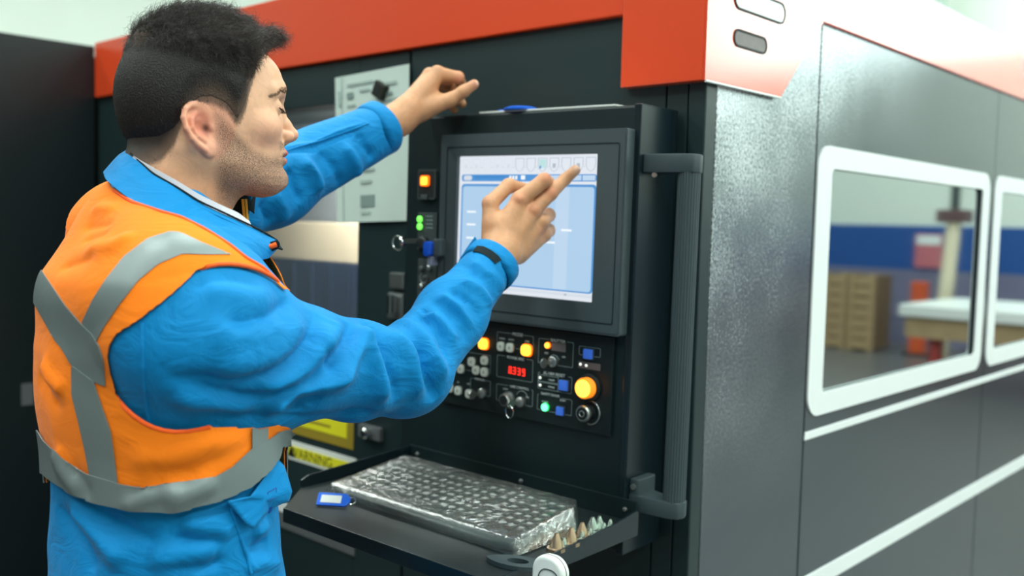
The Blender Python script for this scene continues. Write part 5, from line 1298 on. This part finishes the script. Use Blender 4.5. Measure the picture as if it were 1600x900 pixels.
# ---------------------------------------------------------------- hair
m_hair = mat('dark_hair', (24, 21, 20), .6, spec=.35, noise=.5, nscale=300, bump=.6, bscale=500)
m_strand = mat('dark_hair_strand', (44, 37, 34), .45, spec=.5)
m_strand2 = mat('brown_hair_strand', (98, 84, 74), .45, spec=.5)
m_hair2 = m_hair
def top_w(P):      # 0..1 how long the hair is: long on top, clipped at the sides and back
    x, z = P[:, 0], P[:, 2]; return sm(z, np.interp(x, [-.1, -.06, 0, .06, .1], [.10, .095, .070, .060, .075]), np.interp(x, [-.1, -.06, 0, .06, .1], [.150, .135, .115, .100, .100]))
def cap_f(P):
    d = smin(smin(sd_ell(P, (.0145, 0, .052), (.0960, .0745, .097)), sd_ell(P, (-.024, 0, .038), (.0585, .068, .072)), .03), face(P), .018)
    t = top_w(P); fr = .5 * sm(P[:, 0], .06, .11) * sm(P[:, 2], .08, .10)
    hl = P[:, 2] - hair_line(P[:, 0])
    thick = .0004 + .0068 * sm(hl, .008, .05) + .0075 * t + .007 * fr
    n = np.sin(P[:, 0] * 190 + 2 * np.sin(P[:, 1] * 130)) * np.sin(P[:, 1] * 170 + 1.7 * np.sin(P[:, 2] * 150)) * np.sin(P[:, 2] * 140 + P[:, 0] * 90)
    d = d - thick - n * .0028 * t
    # quiff over the forehead
    q = chain(P, [np.array(p) for p in ((.088, -.035, .115), (.103, -.015, .119), (.103, .015, .119), (.088, .035, .115))], [.011, .015, .015, .011], .01)
    d = smin(d, q - n * .002, .014)
    return smax(d, -(hl - .010), .003)
CV, CF = mesh_sdf(cap_f, (-.115, -.1, -.05), (.135, .1, .175), .0022)
_n = m_hair.node_tree; _mx = [n for n in _n.nodes if n.type == 'MIX'][0]
_at = _n.nodes.new('ShaderNodeAttribute'); _at.attribute_name = 'tone'; _m2 = _n.nodes.new('ShaderNodeMix'); _m2.data_type = 'RGBA'; _sep = _n.nodes.new('ShaderNodeSeparateColor')
_n.links.new(_at.outputs['Color'], _sep.inputs[0]); _n.links.new(_sep.outputs[0], _m2.inputs[0]); _n.links.new(_mx.outputs[2], _m2.inputs[6]); _m2.inputs[7].default_value = (*lin((104, 82, 68)), 1); _n.links.new(_m2.outputs[2], _n.nodes['Principled BSDF'].inputs['Base Color'])
_hl = CV[:, 2] - hair_line(CV[:, 0]); _tn = .75 * (1 - sm(_hl, .008, .040)) * (.35 + .65 * sm(CV[:, 0], -.03, .03))
_sp = on_surface(bvh_of(H2W(CV), CF), [(217, 54)])
if _sp: _tn = np.maximum(_tn, .8 * np.exp(-(np.linalg.norm(H2W(CV) - _sp[0], axis=1) / .012) ** 2))
hair = pl_('hair', H2W(CV), CF, m_hair, col={'tone': np.repeat(_tn[:, None], 3, 1)})
# strands: thin tapered three-sided tubes
def strands(n, V, F, length, seed, curl, lift, width, wsel, name, mt, par, segs=4):
    r = np.random.RandomState(seed); N = vnormals(V, F); F4 = np.asarray(F); c = V[F4].mean(1); w = wsel(c); w = w / w.sum()
    fi = r.choice(len(F4), n, p=w); k = r.rand(n, F4.shape[1]); k /= k.sum(1)[:, None]; P = (V[F4[fi]] * k[:, :, None]).sum(1); NN = (N[F4[fi]] * k[:, :, None]).sum(1); NN /= np.linalg.norm(NN, axis=1)[:, None]
    L = length(P) * (.6 + .8 * r.rand(n)); fl = lift(P)
    flow = FLOW(P, r); flow -= NN * (flow * NN).sum(1)[:, None]; flow /= np.linalg.norm(flow, axis=1)[:, None] + 1e-9
    D = flow * (1 - fl)[:, None] + NN * fl[:, None]; D /= np.linalg.norm(D, axis=1)[:, None]
    side = np.cross(D, NN); cu = curl(P)[:, None]; ph = r.rand(n, 1) * 6.28; pts = []; p = P - NN * .0005
    for s in range(segs + 1):
        t = s / segs; a = ph + t * 5.0
        pts.append(p.copy()); dd = D * (1 - .0) + (side * np.sin(a) + NN * np.cos(a) * .7) * cu - NN * .25 * t * (fl[:, None] < .5); dd /= np.linalg.norm(dd, axis=1)[:, None]; p = p + dd * (L / segs)[:, None]
    Vv = np.zeros((n, segs + 1, 3, 3))
    up = NN; sd = side / (np.linalg.norm(side, axis=1)[:, None] + 1e-9)
    for s in range(segs + 1):
        rad = width * (1 - .75 * s / segs)
        for j in range(3):
            a = 2 * math.pi * j / 3; Vv[:, s, j] = pts[s] + (up * math.cos(a) + sd * math.sin(a)) * rad
    base = (np.arange(n) * (segs + 1) * 3)[:, None]; fs = []
    for s in range(segs):
        for j in range(3):
            j2 = (j + 1) % 3; fs.append(base + np.array([[s * 3 + j, s * 3 + j2, (s + 1) * 3 + j2, (s + 1) * 3 + j]]))
    Fq = np.stack(fs, 1).reshape(-1, 4); return pl_(name, H2W(Vv.reshape(-1, 3)), Fq, mt, par)
def FLOW(P, r):
    n = len(P); x, y, z = P[:, 0], P[:, 1], P[:, 2]; t = top_w(P)[:, None]
    down = np.stack([np.full(n, .18), np.zeros(n), np.full(n, -1.)], 1) + r.randn(n, 3) * .22
    fw = np.stack([np.full(n, .8), .3 * np.sin(y * 60), np.full(n, .1)], 1) + r.randn(n, 3) * .55
    return down * (1 - t) + fw * t
noear = lambda c: np.where(in_ear(c), 0., 1.)
s1 = strands(24000, CV, CF, lambda P: .006 + .014 * top_w(P) , 11, lambda P: .12 + .75 * top_w(P), lambda P: .12 + .30 * top_w(P), .00026, lambda c: noear(c) * (c[:, 2] - hair_line(c[:, 0]) > .0) * (.6 + .6 * top_w(c)), 'hair_strands', m_strand, hair); s1['kind'] = 'stuff'
s1 = strands(11000, CV, CF, lambda P: .006 + .013 * top_w(P) , 21, lambda P: .12 + .75 * top_w(P), lambda P: .12 + .33 * top_w(P), .00020, lambda c: noear(c) * (c[:, 2] - hair_line(c[:, 0]) > .0) * (1 - .5 * top_w(c)) * (.15 + .5 * sm(c[:, 0], -.03, .06) + 1.2 * (1 - sm(c[:, 2] - hair_line(c[:, 0]), .008, .045))), 'lighter_hair_strands', m_strand2, hair); s1['kind'] = 'stuff'
# short clipped hair of the fade, on the skin itself
fz = lambda c: noear(c) * np.clip(np.exp(-((c[:, 2] - hair_line(c[:, 0]) - .010) / .010) ** 2), 0, 1) * (c[:, 2] - hair_line(c[:, 0]) > -.004) * (c[:, 0] < .105)
s2 = strands(9000, HV, HF, lambda P: .0035 + 0 * P[:, 0], 12, lambda P: .1 + 0 * P[:, 0], lambda P: .18 + 0 * P[:, 0], .00016, fz, 'clipped_hair', mat('clipped_hair', (66, 54, 48), .5), hair, 2); s2['kind'] = 'stuff'
# stubble
top_b = lambda c: np.interp(c[:, 0], [.01, .035, .06, .09, .118], [.03, .004, -.018, -.024, -.012])
bz = lambda c: noear(c) * (c[:, 0] > .006) * sm(top_b(c) - c[:, 2], 0, .02) * (c[:, 2] > -.095) * (np.abs(c[:, 2] + .0285) > .0075 + 0 * c[:, 0]) + 1e-9
FLOW0 = FLOW
FLOW = lambda P, r: np.stack([np.full(len(P), .3), np.zeros(len(P)), np.full(len(P), -1.)], 1) + r.randn(len(P), 3) * .4
s3 = strands(5000, HV, HF, lambda P: .0014 + 0 * P[:, 0], 13, lambda P: 0 * P[:, 0], lambda P: .3 + 0 * P[:, 0], .00009, bz, 'stubble', mat('stubble', (70, 54, 48), .6), hair, 1); s3['kind'] = 'stuff'
# eyebrows, lashes, eyes
def brow_w(c): 
    y = np.abs(c[:, 1]); zc = np.interp(y, [.008, .026, .040, .056], [.050, .057, .054, .041]); return ((np.abs(c[:, 2] - zc) < np.interp(y, [.008, .035, .056], [.0048, .0042, .0018])) & (y > .009) & (y < .056) & (c[:, 0] > .07)) + 1e-9
FLOW = lambda P, r: np.stack([-.5 + 0 * P[:, 0], np.sign(P[:, 1]), .25 + 0 * P[:, 0]], 1) + r.randn(len(P), 3) * .15
s4 = strands(1500, HV, HF, lambda P: .0065 + 0 * P[:, 0], 14, lambda P: 0 * P[:, 0], lambda P: .12 + 0 * P[:, 0], .00014, brow_w, 'eyebrows', m_hair, hair, 3)
s4['kind'] = 'stuff'
EC = np.array([.0925, .031, EZ])
for s in (-1, 1):
    ec = EC * np.array([1, s, 1]); rows = []
    # lash line lies on the lid, slightly below its middle
    P = []
    for t in np.linspace(-1, 1, 15):
        a = t * 1.05; dz = -.0052 + .0035 * t * t; rr = math.sqrt(max(0, 1 - (dz / .0140) ** 2)); P.append(ec + np.array([.0150 * math.cos(a) * rr, .0157 * math.sin(a) * rr, dz]))
    m = tube([tuple(H2W(p) - PO) for p in P], .0007, 6); ll = link('lash_line', m[0], m[1], m_hair, person, smooth=True)
    V, F = [], []
    rr_ = np.random.RandomState(5)
    for t in np.linspace(-.95, .95, 34):
        a = t * 1.05; p = ec + np.array([.0150 * math.cos(a), .0157 * math.sin(a), -.0052 + .0035 * t * t]) ; dr = np.array([math.cos(a), math.sin(a) , -.35 + .1 * rr_.randn()]); dr /= np.linalg.norm(dr); L_ = .0075 * (.8 + .3 * rr_.rand())
        m = tube([tuple(H2W(p) - PO), tuple(H2W(p + dr * L_ * .5 + [0, 0, -.0006]) - PO), tuple(H2W(p + dr * L_ + [0, 0, .0006]) - PO)], [.00022, .00018, .00008], 4); k0 = len(V); V += m[0]; F += [tuple(i + k0 for i in q_) for q_ in m[1]]
    l2 = link('eyelashes', V, F, m_hair, person); l2['kind'] = 'stuff'
# ---------------------------------------------------------------- collar, cuffs, flap, seam
def spline(pts, n):
    P = np.asarray(pts, float); s = np.r_[0, np.cumsum(np.linalg.norm(np.diff(P, axis=0), axis=1))]; u = np.linspace(0, s[-1], n); Q = np.stack([np.interp(u, s, P[:, i]) for i in range(P.shape[1])], 1)
    for _ in range(n // 12): Q[1:-1] = (Q[:-2] + 2 * Q[1:-1] + Q[2:]) / 4
    return Q
def band(name, rows, t, mt, par=None, nseg=90, bulge=0.):
    L = [spline([K(*p) for p in r], nseg) for r in rows]; nr = 10; V = []
    Ls = np.array(L); S_ = []
    for i in range(nseg):
        c = spline(Ls[:, i], nr + 1) if len(rows) > 2 else np.array([Ls[0, i] * (1 - q) + Ls[1, i] * q for q in np.linspace(0, 1, nr + 1)]); S_.append(c)
    V = np.array(S_).reshape(-1, 3); F = np.array([(i * (nr + 1) + j, i * (nr + 1) + j + 1, (i + 1) * (nr + 1) + j + 1, (i + 1) * (nr + 1) + j) for i in range(nseg - 1) for j in range(nr)])
    T = np.concatenate([F[:, [0, 1, 2]], F[:, [0, 2, 3]]]); cen = V.mean(0); 
    if ((V - cen) * vnormals(V, T)).sum() < 0: T = T[:, ::-1]
    V = smooth_v(V, T, 1, .3); V = V + vnormals(V, T) * wav(V, .0006, [60, 110], 8)[:, None]
    s_ = thicken(V, T, t); return pl_(name, s_[0], s_[1], mt, par or person, sharp=50)
m_lining = cloth('dark_lining', (8, 28, 34), .8, .1); m_zip = mat('yellow_zip_tape', (232, 196, 70), .5); m_shirt = cloth('pale_grey_shirt', (206, 206, 216), .8, .1)
top = [(396, 300, 1.27), (360, 262, 1.265), (300, 238, 1.26), (240, 226, 1.23), (206, 225, 1.17), (204, 240, 1.13), (238, 271, 1.105), (277, 293, 1.09), (311, 315, 1.08), (348, 332, 1.075), (384, 349, 1.085), (409, 361, 1.10), (433, 376, 1.125)]
mid = [(392, 330, 1.275), (350, 300, 1.27), (280, 270, 1.27), (222, 250, 1.235), (184, 238, 1.17), (184, 256, 1.115), (218, 288, 1.085), (262, 312, 1.07), (300, 334, 1.06), (340, 352, 1.055), (378, 368, 1.065), (406, 378, 1.08), (438, 385, 1.115)]
bot = [(388, 372, 1.28), (340, 350, 1.275), (250, 310, 1.275), (190, 285, 1.235), (160, 266, 1.18), (164, 282, 1.10), (202, 312, 1.065), (250, 336, 1.045), (290, 352, 1.035), (330, 372, 1.03), (368, 396, 1.04), (396, 410, 1.06), (420, 404, 1.10)]
col = band('collar', [top, mid, bot], .0035, m_blue_j)
sh = lambda P, dx, dy, dd: [(x + dx, y + dy, d + dd) for x, y, d in P]
band('collar_lining', [[(x + 4, y + 1, d + .012) for x, y, d in top[:1]] + [(x + (4 if i < 6 else 1), y + 2.5, d + (.006 if i > 4 else -.006)) for i, (x, y, d) in enumerate(top[1:], 1)], [(x + 6, y + 5, d + (.012 if i > 4 else -.01)) for i, (x, y, d) in enumerate(mid)]], .002, m_lining, col)
piping_pts = [K(x, y - .5, d - .001) for x, y, d in top[5:]]
m = tube([tuple(p - PO) for p in spline(piping_pts, 60)], .0012, 6); link('collar_edge', m[0], m[1], m_lining, col, smooth=True)
m = tube([tuple(p - PO) for p in spline([K(x, y + 7 + i * .4, d - .006) for i, (x, y, d) in enumerate(top[5:])], 60)], .0007, 6); link('collar_seam', m[0], m[1], m_blue_j, col, smooth=True)
# shirt collar between neck and jacket
st1 = [(200, 238, 1.145), (206, 247, 1.125), (237, 266, 1.110), (276, 287, 1.098), (310, 308, 1.090), (346, 325, 1.088), (372, 336, 1.10), (390, 350, 1.13)]
st2 = [(202, 248, 1.14), (208, 258, 1.122), (239, 278, 1.108), (278, 300, 1.094), (312, 322, 1.086), (348, 340, 1.084), (376, 352, 1.095), (398, 362, 1.12)]
st1 = [(x + 1, y - 5, d) for x, y, d in st1]
band('shirt_collar', [st1, st2], .002, m_shirt)
# yellow zip tape inside the far collar edge + dark facing
m = bevel(prism([(0, 0), (1, 0), (1, 1), (0, 1)], 0, 1, lambda a, b, d: tuple(K(377 + a * 9 + b * 3.5, 311 + b * 42, 1.235 + d * .003) - PO)), .0004, 1); zt_o = link('zip_tape', m[0], m[1], m_zip, person)
m = prism([(0, 0), (1, 0), (1, 1), (0, 1)], 0, 1, lambda a, b, d: tuple(K(381.5 + a * .8 + b * 3.5, 311 + b * 42, 1.2345 + d * .0005) - PO)); link('zip_line', m[0], m[1], m_lining, zt_o)
m = prism([(352, 322), (378, 308), (392, 356), (376, 350)], 1.24, 1.25, lambda a, b, d: tuple(K(a, b, d) - PO)); link('collar_facing', m[0], m[1], m_lining, person)
# front tip of the collar, folded, with an orange edge
m = bevel(prism([(398, 394), (404, 384), (434, 374), (438, 380), (437, 388), (418, 396), (410, 404), (402, 408)], 1.10, 1.135, lambda a, b, d: tuple(K(a, b, d) - PO)), .0025, 2); link('collar_tip', m[0], m[1], m_lining, person, smooth=True)
m = tube([tuple(K(*p) - PO) for p in ((414, 385, 1.098), (424, 385, 1.098), (432, 382, 1.10))], [.0015, .003, .003], 8); link('orange_edge', m[0], m[1], m_pip, vest, smooth=True)
# cuffs
def cuff(name, wr, el, r, length, tilt=0., mt=m_blue_j, up=.002):
    ax = (wr - el) / np.linalg.norm(wr - el); e1 = np.cross(ax, [0, 0, 1.]); e1 /= np.linalg.norm(e1); e2 = np.cross(ax, e1); V = []; n = 48
    for (rr, t) in ((r + .001, -length), (r + up, -length * .5), (r + up, .0), (r + up - .0015, .002), (r - .002, 0), (r - .003, -length * .6)):
        for k in range(n):
            a = 2 * math.pi * k / n; V.append(wr + ax * t + (e1 * math.cos(a) + e2 * math.sin(a)) * rr * (1 + .03 * math.sin(3 * a + 1)))
    F = [(i * n + k, i * n + (k + 1) % n, ((i + 1) % 6) * n + (k + 1) % n, ((i + 1) % 6) * n + k) for i in range(6) for k in range(n)]
    return pl_(name, np.array(V), np.array(F), mt), ax, e1, e2
cl, axl, _, _ = cuff('cuff', LWR + (LEL - LWR) * .0, LEL, .0415, .034, up=.005)
cr_, axr, e1r, e2r = cuff('cuff', RWR + (REL - RWR) * .0, REL, .0385, .030, up=.0035)
# dark hook-and-loop strip and raised tab on the right cuff
P = on_surface(bvh_of(*(lambda o: ([tuple(Vector(v.co) + Vector(PO)) for v in o.data.vertices], [tuple(p.vertices) for p in o.data.polygons]))(cr_)), [(742, 388), (752, 389), (764, 395), (774, 403), (779, 409)])
if len(P) >= 3:
    P = spline(P, 20); V = []; nn = 20
    for i, p in enumerate(P):
        t = P[min(i + 1, 19)] - P[max(i - 1, 0)]; t /= np.linalg.norm(t); n_ = CAM - p; n_ /= np.linalg.norm(n_); w = axr - t * (axr @ t); w /= np.linalg.norm(w)
        for a, b in ((-.0075, -.001), (-.0075, .0042), (.0075, .0042), (.0075, -.001)): V.append(p + w * a + n_ * b)
    F = [(i * 4 + k, i * 4 + (k + 1) % 4, (i + 1) * 4 + (k + 1) % 4, (i + 1) * 4 + k) for i in range(nn - 1) for k in range(4)] + [(0, 1, 2, 3), tuple(76 + k for k in range(4))]
    link('cuff_strip', np.array(V) - PO, F, m_lining, cr_)
m = bevel(prism([(742, 369), (745, 374), (733, 396), (719, 412), (716, 408), (728, 389)], 1.447, 1.456, lambda a, b, d: tuple(K(a, b, d) - PO)), .001, 1); link('cuff_tab', m[0], m[1], m_blue_j, cr_, smooth=True)
# sleeve seam beside the arm hole, seams of the jacket
jb2 = bvh_of(JV2, JF)
piping([(222, 505), (223, 540), (224, 575), (226, 610), (229, 640), (234, 662)], .0022, 'sleeve_seam', m_blue_j, jacket, jb2)
piping([(446, 236), (470, 228), (500, 220), (540, 206), (576, 193)], .0015, 'sleeve_seam', m_blue_j, jacket, jb2)
# pocket flap below the vest
fl = [(356, 784), (392, 776), (430, 716), (441, 728), (455, 768), (452, 783), (424, 796), (408, 812), (396, 826), (384, 818)]
dF = 1.00
def flap():
    base = on_surface(jb2, [(380, 800)]); 
    P = []
    for x, y in fl:
        q_ = on_surface(jb2, [(min(x, 432), y)]); d_ = (q_[0] - CAM) @ (R @ np.array([0, 0, 1.])) if q_ else 1.1
        P.append(K(x, y, d_ - .012))
    V = np.array(P); c = V.mean(0); V = np.concatenate([V, [c + (CAM - c) / np.linalg.norm(CAM - c) * .006]]); n = len(P); T = np.array([(i, (i + 1) % n, n) for i in range(n)])
    for _ in range(3):      # subdivide
        e = {}; VL = list(V); T2 = []
        def mid_(a, b):
            k_ = (min(a, b), max(a, b))
            if k_ not in e: e[k_] = len(VL); VL.append((VL[a] + VL[b]) / 2)
            return e[k_]
        for a, b, c_ in T.tolist(): ab, bc, ca = mid_(a, b), mid_(b, c_), mid_(c_, a); T2 += [(a, ab, ca), (ab, b, bc), (ca, bc, c_), (ab, bc, ca)]
        V = np.array(VL); T = np.array(T2)
    if vnormals(V, T).mean(0) @ (CAM - c) < 0: T = T[:, ::-1]
    V = V + vnormals(V, T) * wav(V, .002, [60, 90], 4)[:, None]
    s_ = thicken(V, T, .002); return pl_('pocket_flap', s_[0], s_[1], m_blue_j, jacket_parent)
jacket_parent = jacket
fo = flap()
piping([(356, 786), (366, 810), (376, 840), (386, 870), (392, 896)], .0022, 'front_seam', m_blue_j, jacket, jb2)
# embroidered emblem on the flap: small outlined arrow shapes
m_em = mat('emblem_thread', (10, 70, 150), .6)
fb = bvh_of([tuple(Vector(v.co) + Vector(PO)) for v in fo.data.vertices], [tuple(p.vertices) for p in fo.data.polygons])
piping([(418, 770), (432, 762), (430, 778), (418, 783), (418, 770)], .0006, 'emblem', m_em, fo, fb)
P = on_surface(fb, [(421, 797)]) or on_surface(jb2, [(421, 797)])
if P: 
    n_ = CAM - P[0]; n_ /= np.linalg.norm(n_); m = prism([(-4.5, -4), (4.5, -5), (3, 2), (-1, 6)], 0, 1, lambda a, b, d: tuple(P[0] + n_ * (.0005 + d * .001) + R @ np.array([a, b, 0]) * .00072 - PO)); link('emblem', m[0], m[1], m_em, jacket)
